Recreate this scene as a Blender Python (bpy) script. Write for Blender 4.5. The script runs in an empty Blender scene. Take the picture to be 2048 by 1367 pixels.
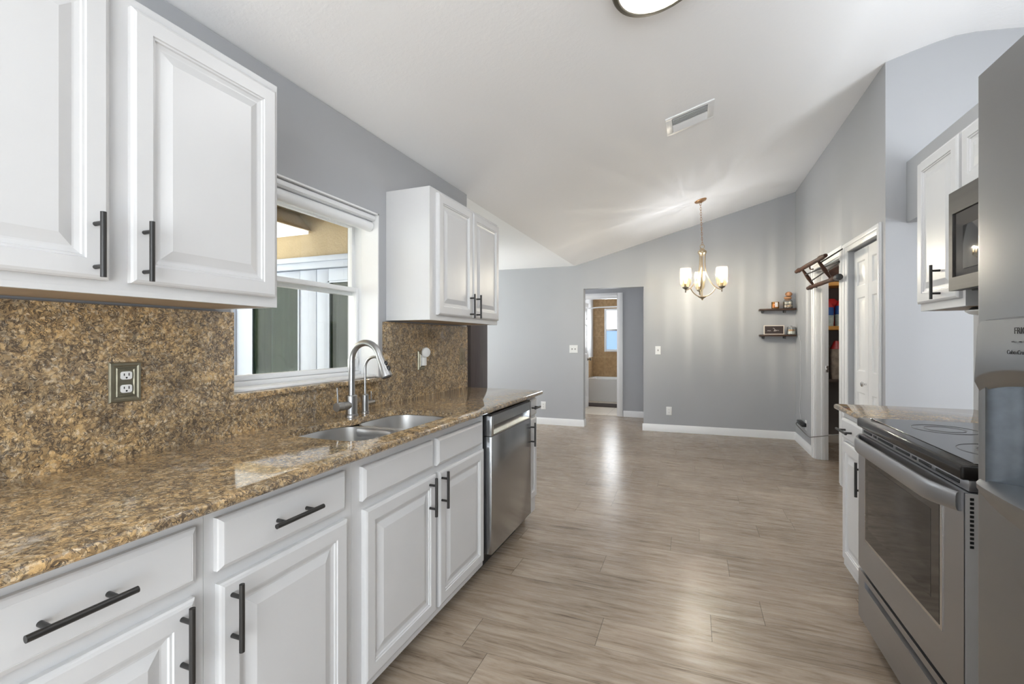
import bpy, bmesh, math, random
from mathutils import Vector, Matrix
random.seed(7)
PI = math.pi
S = bpy.context.scene
COL = S.collection

# ------------------------------------------------------------------ camera
F_PX, TH = 915.0, math.atan(361 / 915.0)
cd = bpy.data.cameras.new('camera')
cam = bpy.data.objects.new('camera', cd); COL.objects.link(cam)
cam.location = (0, 0, 1.27)
cam.rotation_euler = (PI / 2, 0, TH)
cd.sensor_fit = 'HORIZONTAL'; cd.sensor_width = 36
cd.lens = F_PX / 2048 * 36
cd.shift_y = -3.5 / 2048
cd.clip_start = 0.02
S.camera = cam

# ------------------------------------------------------------------ view / world
S.view_settings.view_transform = 'Standard'
S.view_settings.look = 'None'
S.view_settings.exposure = 0.65
S.view_settings.gamma = 1.0
S.view_settings.use_curve_mapping = False
W = bpy.data.worlds.new('world'); S.world = W
W.use_nodes = True
wb = W.node_tree.nodes['Background']
wb.inputs[0].default_value = (0.80, 0.89, 1.0, 1); wb.inputs[1].default_value = 1.0

def area(name, loc, rot, sx, sy, power, color=(1, 1, 1), spread=PI):
    l = bpy.data.lights.new(name, 'AREA'); l.shape = 'RECTANGLE'
    l.size, l.size_y, l.energy, l.color = sx, sy, power, color
    l.spread = spread
    o = bpy.data.objects.new(name, l); COL.objects.link(o)
    o.location, o.rotation_euler = loc, rot
    return o
# daylight of dining, bath and patio; other area lamps are added fill
area('rear_fill', (0.55, -2.50, 1.30), (PI / 2, 0, 0), 3.0, 1.9, 94, (0.92, 0.97, 1.0))  # added lamp behind the camera, brightens the kitchen
area('daylight_dining_window', (-4.35, 4.9, 1.35), (PI / 2, 0, -PI / 2), 2.4, 1.7, 38, (0.93, 0.96, 1.0))
area('hallway_fill', (-3.2, 7.28, 1.5), (PI / 2, 0, -PI / 2), 0.7, 1.5, 16, (0.95, 0.97, 1.0))  # added fill to brighten the hallway, no window stands here
area('side_hall_fill', (3.05, 1.6, 1.6), (PI / 2, 0, PI / 2), 2.0, 1.6, 52, (0.94, 0.975, 1.0))  # added fill for the side hall, source out of view
area('daylight_bath_window', (-1.46, 10.02, 1.5), (PI / 2, 0, PI), 0.6, 0.85, 11, (0.93, 0.97, 1.0))
area('daylight_patio', (-4.9, 0.6, 1.5), (PI / 2, 0, -PI / 2), 3.0, 2.0, 66, (1.0, 0.99, 0.97))

sl = bpy.data.lights.new('sun', 'SUN'); sl.energy = 62; sl.angle = 0.01; sl.color = (0.80, 0.91, 1.0)
so_ = bpy.data.objects.new('sun', sl); COL.objects.link(so_); so_.rotation_euler = (math.radians(36), 0, math.radians(-24))
# ------------------------------------------------------------------ node helpers
MATS = {}
def new_mat(name):
    m = bpy.data.materials.new(name); m.use_nodes = True
    MATS[name] = m
    return m, m.node_tree, m.node_tree.nodes['Principled BSDF']
def nd(t, typ, **kw):
    n = t.nodes.new(typ)
    for k, v in kw.items(): setattr(n, k, v)
    return n
def lk(t, a, b): t.links.new(a, b)
def math_n(t, op, a, b=None, clamp=False):
    n = nd(t, 'ShaderNodeMath', operation=op); n.use_clamp = clamp
    for i, v in enumerate((a, b)):
        if v is None: continue
        if isinstance(v, (int, float)): n.inputs[i].default_value = v
        else: lk(t, v, n.inputs[i])
    return n.outputs[0]
def ramp(t, fac, stops, interp='LINEAR'):
    n = nd(t, 'ShaderNodeValToRGB'); n.color_ramp.interpolation = interp
    e = n.color_ramp.elements
    while len(e) < len(stops): e.new(0.5)
    for i, (p, c) in enumerate(stops):
        e[i].position = p; e[i].color = (*c, 1) if len(c) == 3 else c
    lk(t, fac, n.inputs[0]); return n.outputs[0]
def mixc(t, fac, a, b, mode='MIX'):
    n = nd(t, 'ShaderNodeMix', data_type='RGBA', blend_type=mode)
    for s, v in ((n.inputs[0], fac), (n.inputs[6], a), (n.inputs[7], b)):
        if isinstance(v, (int, float)): s.default_value = v
        elif isinstance(v, tuple): s.default_value = (*v, 1) if len(v) == 3 else v
        else: lk(t, v, s)
    return n.outputs[2]
def coords(t, scale=(1, 1, 1), out='Object'):
    c = nd(t, 'ShaderNodeTexCoord'); m = nd(t, 'ShaderNodeMapping')
    m.inputs['Scale'].default_value = scale
    lk(t, c.outputs[out], m.inputs[0]); return m.outputs[0]
def wcoords(t, scale=(1, 1, 1)):
    g = nd(t, 'ShaderNodeNewGeometry'); m = nd(t, 'ShaderNodeMapping')
    m.inputs['Scale'].default_value = scale
    lk(t, g.outputs['Position'], m.inputs[0]); return m.outputs[0]
def noise(t, vec, scale, detail=3, rough=0.5, dist=0.0):
    n = nd(t, 'ShaderNodeTexNoise'); n.inputs['Scale'].default_value = scale
    n.inputs['Detail'].default_value = detail; n.inputs['Roughness'].default_value = rough
    n.inputs['Distortion'].default_value = dist
    lk(t, vec, n.inputs['Vector']); return n
def bump(t, b, height, strength=0.2, dist=0.01):
    n = nd(t, 'ShaderNodeBump'); n.inputs['Strength'].default_value = strength
    n.inputs['Distance'].default_value = dist
    lk(t, height, n.inputs['Height']); lk(t, n.outputs[0], b.inputs['Normal'])
def plain(name, col, rough=0.5, metal=0.0, spec=0.5, var=0.03, vs=9.0, coat=0.0):
    m, t, b = new_mat(name)
    n = noise(t, wcoords(t), vs, 3)
    d = tuple(max(0, x * (1 - var)) for x in col); u = tuple(min(1, x * (1 + var)) for x in col)
    lk(t, ramp(t, n.outputs[0], [(0.3, d), (0.7, u)]), b.inputs['Base Color'])
    b.inputs['Roughness'].default_value = rough; b.inputs['Metallic'].default_value = metal
    b.inputs['Specular IOR Level'].default_value = spec
    b.inputs['Coat Weight'].default_value = coat
    return m

plain('white_paint', (0.625, 0.625, 0.63), 0.36, spec=0.5, var=0.008)
plain('trim_white', (0.84, 0.84, 0.84), 0.33, var=0.006)
plain('vinyl_white', (0.86, 0.87, 0.88), 0.30, var=0.006)
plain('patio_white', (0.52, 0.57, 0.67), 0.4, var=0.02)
plain('plate_white', (0.82, 0.82, 0.81), 0.3, var=0.0)
plain('plastic_white', (0.84, 0.84, 0.82), 0.25, var=0.0)
plain('handle_black', (0.020, 0.019, 0.018), 0.38, var=0.1)
plain('slot_black', (0.012, 0.012, 0.012), 0.5, var=0.0)
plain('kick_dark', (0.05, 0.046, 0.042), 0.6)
plain('cab_underside', (0.40, 0.31, 0.22), 0.55, var=0.10)
plain('pewter', (0.30, 0.28, 0.21), 0.36, metal=0.85, var=0.10, vs=40)
plain('bronze', (0.20, 0.18, 0.15), 0.38, metal=0.9, var=0.05)
plain('rim_bronze', (0.10, 0.09, 0.07), 0.45, metal=0.6, var=0.05)
plain('antique_brass', (0.50, 0.40, 0.27), 0.30, metal=0.95, var=0.06)
plain('copper', (0.55, 0.33, 0.18), 0.28, metal=1.0)
plain('chrome', (0.72, 0.72, 0.72), 0.15, metal=1.0, var=0.01)
plain('black_plastic', (0.016, 0.016, 0.017), 0.35, var=0.0)
plain('mat_dark', (0.035, 0.022, 0.018), 0.95, var=0.3, vs=60)
plain('tub_white', (0.86, 0.86, 0.85), 0.15, var=0.0)
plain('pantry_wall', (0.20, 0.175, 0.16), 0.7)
plain('cord_white', (0.75, 0.75, 0.75), 0.5)
plain('cord_grey', (0.16, 0.15, 0.14), 0.5)
plain('stone_tan', (0.55, 0.40, 0.28), 0.6, var=0.25, vs=50)
plain('stone_white', (0.72, 0.66, 0.58), 0.6, var=0.12, vs=50)
plain('cork', (0.36, 0.18, 0.09), 0.7, var=0.25, vs=60)
plain('wax_amber', (0.75, 0.42, 0.12), 0.5, var=0.08)
plain('plate_bronze', (0.24, 0.19, 0.12), 0.4, var=0.25, vs=90)
plain('wax_white', (0.80, 0.77, 0.70), 0.5)
plain('frame_cream', (0.70, 0.63, 0.55), 0.5)
plain('sign_dark', (0.045, 0.030, 0.026), 0.4, var=0.2, vs=30)
plain('paper_white', (0.82, 0.80, 0.74), 0.6)
plain('bag_red', (0.45, 0.02, 0.02), 0.35, var=0.2, vs=20)
plain('bag_blue', (0.03, 0.10, 0.32), 0.35, var=0.2, vs=20)
plain('bag_pale', (0.42, 0.50, 0.48), 0.35, var=0.25, vs=25)
plain('bag_beige', (0.40, 0.33, 0.26), 0.5, var=0.25, vs=25)
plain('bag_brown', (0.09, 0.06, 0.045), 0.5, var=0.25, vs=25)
plain('curtain', (0.42, 0.66, 0.62), 0.8, var=0.25, vs=7)
plain('olive_backing', (0.050, 0.060, 0.032), 0.9, var=0.6, vs=11)
plain('lawn', (0.06, 0.07, 0.035), 0.9, var=0.4, vs=2)
plain('concrete', (0.42, 0.40, 0.37), 0.85, var=0.1, vs=3)

def m_wall(name, col):
    m, t, b = new_mat(name)
    v = wcoords(t)
    n = noise(t, v, 1.2, 2)
    lk(t, ramp(t, n.outputs[0], [(0.3, tuple(x * .98 for x in col)), (0.7, tuple(x * 1.02 for x in col))]), b.inputs['Base Color'])
    b.inputs['Roughness'].default_value = 0.55; b.inputs['Specular IOR Level'].default_value = 0.35
    k = noise(t, v, 160, 2)
    bump(t, b, k.outputs[0], 0.08, 0.002)
m_wall('wall_grey', (0.425, 0.433, 0.450))
m_wall('wall_white', (0.75, 0.75, 0.75))

def m_ceiling():
    m, t, b = new_mat('ceiling_white')
    v = wcoords(t)
    b.inputs['Base Color'].default_value = (0.93, 0.93, 0.935, 1)
    b.inputs['Roughness'].default_value = 0.7; b.inputs['Specular IOR Level'].default_value = 0.25
    k = noise(t, v, 38, 4, 0.6)
    bump(t, b, ramp(t, k.outputs[0], [(0.45, (0, 0, 0)), (0.6, (1, 1, 1))]), 0.10, 0.003)
m_ceiling()

def m_stucco():
    m, t, b = new_mat('stucco_beige')
    v = wcoords(t)
    k = noise(t, v, 55, 5, 0.65)
    n = noise(t, v, 6, 3)
    c = ramp(t, n.outputs[0], [(0.3, (0.50, 0.39, 0.235)), (0.7, (0.56, 0.44, 0.27))])
    lk(t, c, b.inputs['Base Color']); b.inputs['Roughness'].default_value = 0.9
    bump(t, b, k.outputs[0], 0.6, 0.012)
m_stucco()

def m_granite():
    m, t, b = new_mat('granite_gold')
    v = wcoords(t)
    w = noise(t, v, 14, 3, 0.6)
    add = nd(t, 'ShaderNodeMixRGB', blend_type='LINEAR_LIGHT'); add.inputs[0].default_value = 0.012
    lk(t, v, add.inputs[1]); lk(t, w.outputs['Color'], add.inputs[2])
    wv = add.outputs[0]
    w2 = noise(t, v, 55, 5, 0.68)
    ad2 = nd(t, 'ShaderNodeMixRGB', blend_type='LINEAR_LIGHT'); ad2.inputs[0].default_value = 0.012
    lk(t, wv, ad2.inputs[1]); lk(t, w2.outputs['Color'], ad2.inputs[2]); wv2 = ad2.outputs[0]
    # crystals
    vo = nd(t, 'ShaderNodeTexVoronoi', feature='F1'); vo.inputs['Scale'].default_value = 120
    lk(t, wv2, vo.inputs['Vector'])
    sep = nd(t, 'ShaderNodeSeparateColor'); lk(t, vo.outputs['Color'], sep.inputs[0])
    cr = ramp(t, sep.outputs[0], [(0.0, (0.13, 0.10, 0.07)), (0.14, (0.27, 0.19, 0.11)), (0.35, (0.42, 0.295, 0.155)),
                                  (0.60, (0.50, 0.365, 0.20)), (0.80, (0.49, 0.41, 0.29)), (1.0, (0.62, 0.57, 0.48))])
    # larger tone patches: gold, brown and blue-grey
    big = noise(t, wv, 6, 4, 0.6)
    pat = ramp(t, big.outputs[0], [(0.34, (0.62, 0.62, 0.64)), (0.46, (0.94, 0.94, 0.95)), (0.60, (1.10, 1.05, 0.96)), (0.72, (1.18, 1.09, 0.92))])
    c1 = mixc(t, 0.9, cr, pat, 'MULTIPLY')
    f = noise(t, wv2, 75, 6, 0.72, 0.5)
    fr = ramp(t, f.outputs[0], [(0.34, (0.10, 0.08, 0.06)), (0.43, (0.37, 0.265, 0.15)), (0.56, (0.54, 0.41, 0.235)), (0.70, (0.62, 0.55, 0.44))])
    c1 = mixc(t, 0.42, c1, mixc(t, 0.8, fr, pat, 'MULTIPLY'))
    # dark squiggles between the crystals, of changing width
    ve = nd(t, 'ShaderNodeTexVoronoi', feature='DISTANCE_TO_EDGE'); ve.inputs['Scale'].default_value = 70
    lk(t, wv2, ve.inputs['Vector'])
    wid = noise(t, wv, 26, 4, 0.7)
    thr = ramp(t, wid.outputs[0], [(0.30, (0.0, 0.0, 0.0)), (0.44, (0.13, 0.13, 0.13)), (0.66, (0.36, 0.36, 0.36))])
    edge = math_n(t, 'SUBTRACT', thr, ve.outputs['Distance'])
    em = ramp(t, edge, [(0.0, (0, 0, 0)), (0.07, (1, 1, 1))])
    sq = noise(t, wv, 46, 3, 0.62, 1.1)
    sd = math_n(t, 'ABSOLUTE', math_n(t, 'SUBTRACT', sq.outputs[0], 0.5))
    sw = ramp(t, math_n(t, 'SUBTRACT', math_n(t, 'MULTIPLY', thr, 0.17), sd), [(0.0, (0, 0, 0)), (0.012, (1, 1, 1))])
    em = math_n(t, 'MAXIMUM', math_n(t, 'MULTIPLY', em, 0.55), sw)
    c1 = mixc(t, 1.0, c1, (1.22, 1.16, 1.08), 'MULTIPLY')
    c2 = mixc(t, math_n(t, 'MULTIPLY', em, 0.84), c1, (0.056, 0.047, 0.042))
    # black mica flecks
    f2 = noise(t, wv2, 120, 3, 0.6, 0.8)
    d = ramp(t, f2.outputs[0], [(0.30, (1, 1, 1)), (0.36, (0, 0, 0))])
    c3 = mixc(t, math_n(t, 'MULTIPLY', d, 0.9), c2, (0.022, 0.019, 0.018))
    # grey-white quartz clouds
    q = noise(t, wv, 5.0, 5, 0.66, 1.0)
    qm = ramp(t, q.outputs[0], [(0.62, (0, 0, 0)), (0.70, (1, 1, 1))])
    gq = math_n(t, 'MULTIPLY', qm, math_n(t, 'SUBTRACT', 0.75, math_n(t, 'MULTIPLY', em, 0.4)))
    c4 = mixc(t, gq, c3, (0.40, 0.39, 0.37))
    lk(t, c4, b.inputs['Base Color'])
    b.inputs['Roughness'].default_value = 0.07
    b.inputs['Specular IOR Level'].default_value = 0.7
m_granite()

def m_floor():
    m, t, b = new_mat('oak_planks')
    uv = nd(t, 'ShaderNodeUVMap', uv_map='plank_uv')
    at = nd(t, 'ShaderNodeAttribute', attribute_name='plank_rnd')
    su = nd(t, 'ShaderNodeSeparateXYZ'); lk(t, uv.outputs[0], su.inputs[0])
    sa = nd(t, 'ShaderNodeSeparateColor'); lk(t, at.outputs['Color'], sa.inputs[0])
    L = math_n(t, 'MULTIPLY', sa.outputs[2], 2.0)
    e = math_n(t, 'MINIMUM', su.outputs[0], math_n(t, 'SUBTRACT', L, su.outputs[0]))
    e2 = math_n(t, 'MINIMUM', su.outputs[1], math_n(t, 'SUBTRACT', 0.205, su.outputs[1]))
    ends = math_n(t, 'LESS_THAN', e, 0.0014)
    sides = math_n(t, 'LESS_THAN', e2, 0.0011)
    seam = math_n(t, 'MAXIMUM', ends, math_n(t, 'MULTIPLY', sides, 0.8))
    cmb = nd(t, 'ShaderNodeCombineXYZ')
    lk(t, math_n(t, 'ADD', su.outputs[0], math_n(t, 'MULTIPLY', sa.outputs[0], 37.0)), cmb.inputs[0])
    lk(t, math_n(t, 'ADD', su.outputs[1], math_n(t, 'MULTIPLY', sa.outputs[1], 23.0)), cmb.inputs[1])
    mp = nd(t, 'ShaderNodeMapping'); mp.inputs['Scale'].default_value = (1.0, 9.0, 1)
    lk(t, cmb.outputs[0], mp.inputs[0])
    g1 = noise(t, mp.outputs[0], 3.0, 6, 0.62, 0.7)
    mp2 = nd(t, 'ShaderNodeMapping'); mp2.inputs['Scale'].default_value = (5.0, 120.0, 1)
    lk(t, cmb.outputs[0], mp2.inputs[0])
    g2 = noise(t, mp2.outputs[0], 1.6, 4, 0.6)
    g3 = noise(t, cmb.outputs[0], 2.3, 3, 0.5)
    c = ramp(t, g1.outputs[0], [(0.28, (0.165, 0.120, 0.088)), (0.40, (0.315, 0.250, 0.190)), (0.52, (0.405, 0.330, 0.258)), (0.64, (0.46, 0.382, 0.302)), (0.8, (0.53, 0.452, 0.366))])
    fine = ramp(t, g2.outputs[0], [(0.35, (0.80, 0.79, 0.78)), (0.60, (1.05, 1.05, 1.05))])
    c = mixc(t, 0.75, c, fine, 'MULTIPLY')
    c = mixc(t, 0.55, c, ramp(t, g3.outputs[0], [(0.3, (0.82, 0.80, 0.78)), (0.7, (1.12, 1.12, 1.12))]), 'MULTIPLY')
    tone = ramp(t, sa.outputs[0], [(0, (0.90, 0.885, 0.87)), (0.5, (1.0, 1.0, 1.0)), (1, (1.08, 1.075, 1.07))])
    c = mixc(t, 1.0, c, tone, 'MULTIPLY')
    # knots
    mk = nd(t, 'ShaderNodeMapping'); mk.inputs['Scale'].default_value = (1.0, 2.2, 1)
    lk(t, cmb.outputs[0], mk.inputs[0])
    vk = nd(t, 'ShaderNodeTexVoronoi', feature='F1'); vk.inputs['Scale'].default_value = 2.1
    lk(t, mk.outputs[0], vk.inputs['Vector'])
    kn = ramp(t, math_n(t, 'ADD', vk.outputs['Distance'], math_n(t, 'MULTIPLY', g1.outputs[0], 0.08)), [(0.05, (1, 1, 1)), (0.10, (0, 0, 0))])
    c = mixc(t, math_n(t, 'MULTIPLY', kn, 0.55), c, (0.10, 0.068, 0.048))
    c = mixc(t, math_n(t, 'MULTIPLY', seam, 0.75), c, (0.07, 0.052, 0.04))
    lk(t, c, b.inputs['Base Color'])
    rr = ramp(t, g2.outputs[0], [(0.3, (0.30, 0.30, 0.30)), (0.7, (0.24, 0.24, 0.24))])
    lk(t, rr, b.inputs['Roughness'])
    b.inputs['Specular IOR Level'].default_value = 0.33
    h = math_n(t, 'SUBTRACT', math_n(t, 'MULTIPLY', g2.outputs[0], 0.25), seam)
    bump(t, b, h, 0.22, 0.002)
m_floor()

def m_steel(name, col, rough, axis='Z', tint=0.015):
    m, t, b = new_mat(name)
    sc = {'Z': (60, 60, .6), 'Y': (60, .6, 60), 'X': (.6, 60, 60)}[axis]
    n = noise(t, wcoords(t, sc), 1.0, 3, 0.6)
    lk(t, ramp(t, n.outputs[0], [(0.3, tuple(x * (1 - tint) for x in col)), (0.7, tuple(x * (1 + tint) for x in col))]), b.inputs['Base Color'])
    lk(t, ramp(t, n.outputs[0], [(0.3, (rough * .93,) * 3), (0.7, (rough * 1.07,) * 3)]), b.inputs['Roughness'])
    b.inputs['Metallic'].default_value = 1.0
m_steel('steel_fridge', (0.33, 0.34, 0.35), 0.34, 'Y')
m_steel('steel_range', (0.42, 0.425, 0.44), 0.38, 'Y')
m_steel('steel_dishwasher', (0.42, 0.43, 0.445), 0.22, 'Z')
m_steel('steel_microwave', (0.12, 0.116, 0.112), 0.48, 'Y')
m_steel('steel_light', (0.62, 0.61, 0.60), 0.26, 'Y')
m_steel('steel_sink', (0.74, 0.74, 0.74), 0.33, 'Z')
m_steel('nickel_brushed', (0.42, 0.42, 0.42), 0.30, 'Z')

def m_glass_black(name, col, rough, spec=0.6):
    m, t, b = new_mat(name)
    n = noise(t, wcoords(t), 3, 2)
    lk(t, ramp(t, n.outputs[0], [(0.3, tuple(x * .95 for x in col)), (0.7, tuple(x * 1.05 for x in col))]), b.inputs['Base Color'])
    b.inputs['Roughness'].default_value = rough; b.inputs['Specular IOR Level'].default_value = spec
m_glass_black('black_glass', (0.016, 0.015, 0.015), 0.06)
m_glass_black('oven_glass', (0.020, 0.017, 0.015), 0.07, 0.7)
m_glass_black('cooktop_glass', (0.018, 0.019, 0.020), 0.14, 0.38)
m_glass_black('black_enamel', (0.014, 0.012, 0.011), 0.13, 0.32)
m_steel('dispenser_dark', (0.13, 0.145, 0.16), 0.25, 'Y', 0.10)
plain('edge_lit', (0.55, 0.54, 0.53), 0.5, metal=0.2, var=0.02)
plain('ring_grey', (0.10, 0.10, 0.10), 0.3, var=0.0)

def m_clear(name, tint=(0.95, 0.97, 0.97), gl=0.06, rough=0.01, refl=0.7):
    m, t, b = new_mat(name); t.nodes.remove(b)
    o = t.nodes['Material Output']
    a = nd(t, 'ShaderNodeBsdfTransparent'); a.inputs[0].default_value = (*tint, 1)
    g = nd(t, 'ShaderNodeBsdfGlossy'); g.inputs['Roughness'].default_value = rough
    fr = nd(t, 'ShaderNodeFresnel'); fr.inputs[0].default_value = 1.45
    mx = nd(t, 'ShaderNodeMixShader')
    lk(t, math_n(t, 'ADD', math_n(t, 'MULTIPLY', fr.outputs[0], refl), gl, True), mx.inputs[0])
    lk(t, a.outputs[0], mx.inputs[1]); lk(t, g.outputs[0], mx.inputs[2]); lk(t, mx.outputs[0], o.inputs[0])
m_clear('window_glass', (0.97, 0.98, 0.98), 0.0, 0.01, 0.10)
m_clear('jar_glass', (0.94, 0.95, 0.94), 0.04, 0.03, .5)
m_clear('amber_glass', (0.95, 0.72, 0.34), 0.05, 0.05)

def m_tinted():
    m, t, b = new_mat('patio_glass'); o = t.nodes['Material Output']
    n = noise(t, wcoords(t, (3, 3, 1.2)), 1.6, 5, 0.6)
    lk(t, ramp(t, n.outputs[0], [(0.3, (0.016, 0.028, 0.017)), (0.7, (0.060, 0.078, 0.045))]), b.inputs['Base Color'])
    b.inputs['Roughness'].default_value = 0.06; b.inputs['Specular IOR Level'].default_value = 0.4
    a = nd(t, 'ShaderNodeBsdfTransparent'); a.inputs[0].default_value = (0.60, 0.72, 0.68, 1)
    mx = nd(t, 'ShaderNodeMixShader'); mx.inputs[0].default_value = 0.50
    lk(t, a.outputs[0], mx.inputs[1]); lk(t, b.outputs[0], mx.inputs[2]); lk(t, mx.outputs[0], o.inputs[0])
m_tinted()

def m_shade_glass():
    m, t, b = new_mat('shade_glass'); t.nodes.remove(b); o = t.nodes['Material Output']
    a = nd(t, 'ShaderNodeBsdfTransparent'); a.inputs[0].default_value = (1.0, 0.95, 0.85, 1)
    g = nd(t, 'ShaderNodeBsdfGlossy'); g.inputs['Roughness'].default_value = 0.08
    tr = nd(t, 'ShaderNodeBsdfTranslucent'); tr.inputs[0].default_value = (0.95, 0.80, 0.56, 1)
    m1 = nd(t, 'ShaderNodeMixShader'); m1.inputs[0].default_value = 0.05
    lk(t, a.outputs[0], m1.inputs[1]); lk(t, tr.outputs[0], m1.inputs[2])
    lw = nd(t, 'ShaderNodeLayerWeight'); lw.inputs[0].default_value = 0.35
    m2 = nd(t, 'ShaderNodeMixShader'); lk(t, lw.outputs['Facing'], m2.inputs[0])
    lk(t, m1.outputs[0], m2.inputs[1]); lk(t, g.outputs[0], m2.inputs[2]); lk(t, m2.outputs[0], o.inputs[0])
m_shade_glass()

def emis(name, col, s):
    m, t, b = new_mat(name)
    b.inputs['Base Color'].default_value = (*col, 1)
    b.inputs['Emission Color'].default_value = (*col, 1); b.inputs['Emission Strength'].default_value = s
emis('bulb_glow', (1.0, 0.90, 0.70), 6)

emis('soffit_glow', (1, 1, .98), .60)  # emission that brightens the soffit underside, not a fixture
emis('frosted_day', (0.90, 0.95, 1.0), .80)
emis('frosted_day_blue', (0.38, 0.58, 0.85), 0.42)

def m_dome():
    m, t, b = new_mat('lamp_dome'); t.nodes.remove(b); o = t.nodes['Material Output']
    a = nd(t, 'ShaderNodeBsdfTransparent'); a.inputs[0].default_value = (.95, .95, .95, 1)
    e = nd(t, 'ShaderNodeEmission'); e.inputs[0].default_value = (1, .97, .92, 1); e.inputs[1].default_value = .9
    g = nd(t, 'ShaderNodeBsdfTranslucent'); g.inputs[0].default_value = (.9, .88, .84, 1)
    m1 = nd(t, 'ShaderNodeMixShader'); m1.inputs[0].default_value = .5
    lk(t, a.outputs[0], m1.inputs[1]); lk(t, g.outputs[0], m1.inputs[2])
    ad = nd(t, 'ShaderNodeAddShader'); lk(t, m1.outputs[0], ad.inputs[0]); lk(t, e.outputs[0], ad.inputs[1]); lk(t, ad.outputs[0], o.inputs[0])
m_dome()
def m_tile(name, c1, c2, grout, sx, axis):
    m, t, b = new_mat(name)
    g = nd(t, 'ShaderNodeNewGeometry'); s = nd(t, 'ShaderNodeSeparateXYZ'); lk(t, g.outputs['Position'], s.inputs[0])
    cb = nd(t, 'ShaderNodeCombineXYZ')
    lk(t, s.outputs[axis[0]], cb.inputs[0]); lk(t, s.outputs[axis[1]], cb.inputs[1])
    br = nd(t, 'ShaderNodeTexBrick'); br.offset = 0
    br.inputs['Scale'].default_value = 1; br.inputs['Brick Width'].default_value = sx; br.inputs['Row Height'].default_value = sx
    br.inputs['Mortar Size'].default_value = 0.004
    lk(t, cb.outputs[0], br.inputs['Vector'])
    n = noise(t, g.outputs['Position'], 16, 6, 0.75)
    c = ramp(t, n.outputs[0], [(0.3, c1), (0.7, c2)])
    lk(t, mixc(t, br.outputs['Fac'], c, grout), b.inputs['Base Color'])
    b.inputs['Roughness'].default_value = 0.3
m_tile('tile_tan_back', (0.30, 0.18, 0.08), (0.52, 0.34, 0.17), (0.50, 0.36, 0.20), 0.45, (0, 2))
m_tile('tile_tan_side', (0.30, 0.18, 0.08), (0.52, 0.34, 0.17), (0.56, 0.44, 0.28), 0.33, (1, 2))
m_tile('tile_floor', (0.66, 0.58, 0.48), (0.74, 0.66, 0.55), (0.42, 0.36, 0.29), 0.45, (0, 1))

def m_wood(name, dark, light, sc, rough=0.45):
    m, t, b = new_mat(name)
    n = noise(t, wcoords(t, sc), 1.0, 5, 0.62, 0.6)
    lk(t, ramp(t, n.outputs[0], [(0.3, dark), (0.7, light)]), b.inputs['Base Color'])
    b.inputs['Roughness'].default_value = rough
    b.inputs['Specular IOR Level'].default_value = 0.3
    bump(t, b, n.outputs[0], 0.1, 0.002)
m_wood('wood_dark_cabinet', (0.052, 0.040, 0.040), (0.100, 0.082, 0.082), (60, 60, 3), 0.35)
m_wood('wood_turned', (0.020, 0.008, 0.005), (0.085, 0.032, 0.016), (14, 4, 30), 0.6)
m_wood('wood_shelf', (0.030, 0.016, 0.010), (0.085, 0.045, 0.028), (4, 60, 60), 0.4)
m_wood('wood_pine', (0.55, 0.25, 0.05), (0.72, 0.38, 0.10), (4, 30, 30), 0.45)

def m_hedge():
    m, t, b = new_mat('hedge_leaf')
    n = noise(t, wcoords(t), 9, 5, 0.7)
    lk(t, ramp(t, n.outputs[0], [(0.3, (0.012, 0.03, 0.008)), (0.7, (0.10, 0.17, 0.05))]), b.inputs['Base Color'])
    b.inputs['Roughness'].default_value = 0.8
m_hedge()

# ------------------------------------------------------------------ mesh helpers
def BM(): return bmesh.new()
def quad(bm, *p): return bm.faces.new([bm.verts.new(q) for q in p])
def box(bm, x0, x1, y0, y1, z0, z1, bev=0.0, seg=2):
    x0, x1 = sorted((x0, x1)); y0, y1 = sorted((y0, y1)); z0, z1 = sorted((z0, z1))
    v = [bm.verts.new((x, y, z)) for x in (x0, x1) for y in (y0, y1) for z in (z0, z1)]
    fs = [bm.faces.new([v[i] for i in q]) for q in ((0, 1, 3, 2), (4, 6, 7, 5), (0, 4, 5, 1), (2, 3, 7, 6), (0, 2, 6, 4), (1, 5, 7, 3))]
    if bev > 0:
        es = set(e for f in fs for e in f.edges)
        bmesh.ops.bevel(bm, geom=list(es), offset=bev, segments=seg, affect='EDGES', profile=0.5)
def frame_of(d):
    d = Vector(d).normalized()
    a = Vector((0, 0, 1)) if abs(d.z) < 0.9 else Vector((1, 0, 0))
    u = d.cross(a).normalized(); return u, d.cross(u).normalized()
def ring(bm, c, u, v, r, n, ph=0.0):
    return [bm.verts.new(Vector(c) + u * (r * math.cos(2 * PI * i / n + ph)) + v * (r * math.sin(2 * PI * i / n + ph))) for i in range(n)]
def skin(bm, rings, caps=True, closed=False):
    n = len(rings[0])
    m = len(rings)
    for k in range(m if closed else m - 1):
        a, b = rings[k], rings[(k + 1) % m]
        for i in range(n):
            bm.faces.new((a[i], a[(i + 1) % n], b[(i + 1) % n], b[i]))
    if caps and not closed:
        bm.faces.new(rings[0][::-1]); bm.faces.new(rings[-1])
def cyl(bm, p0, p1, r0, r1=None, n=16, caps=True):
    p0, p1 = Vector(p0), Vector(p1); u, v = frame_of(p1 - p0)
    r1 = r0 if r1 is None else r1
    skin(bm, [ring(bm, p0, u, v, r0, n), ring(bm, p1, u, v, r1, n)], caps)
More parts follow.
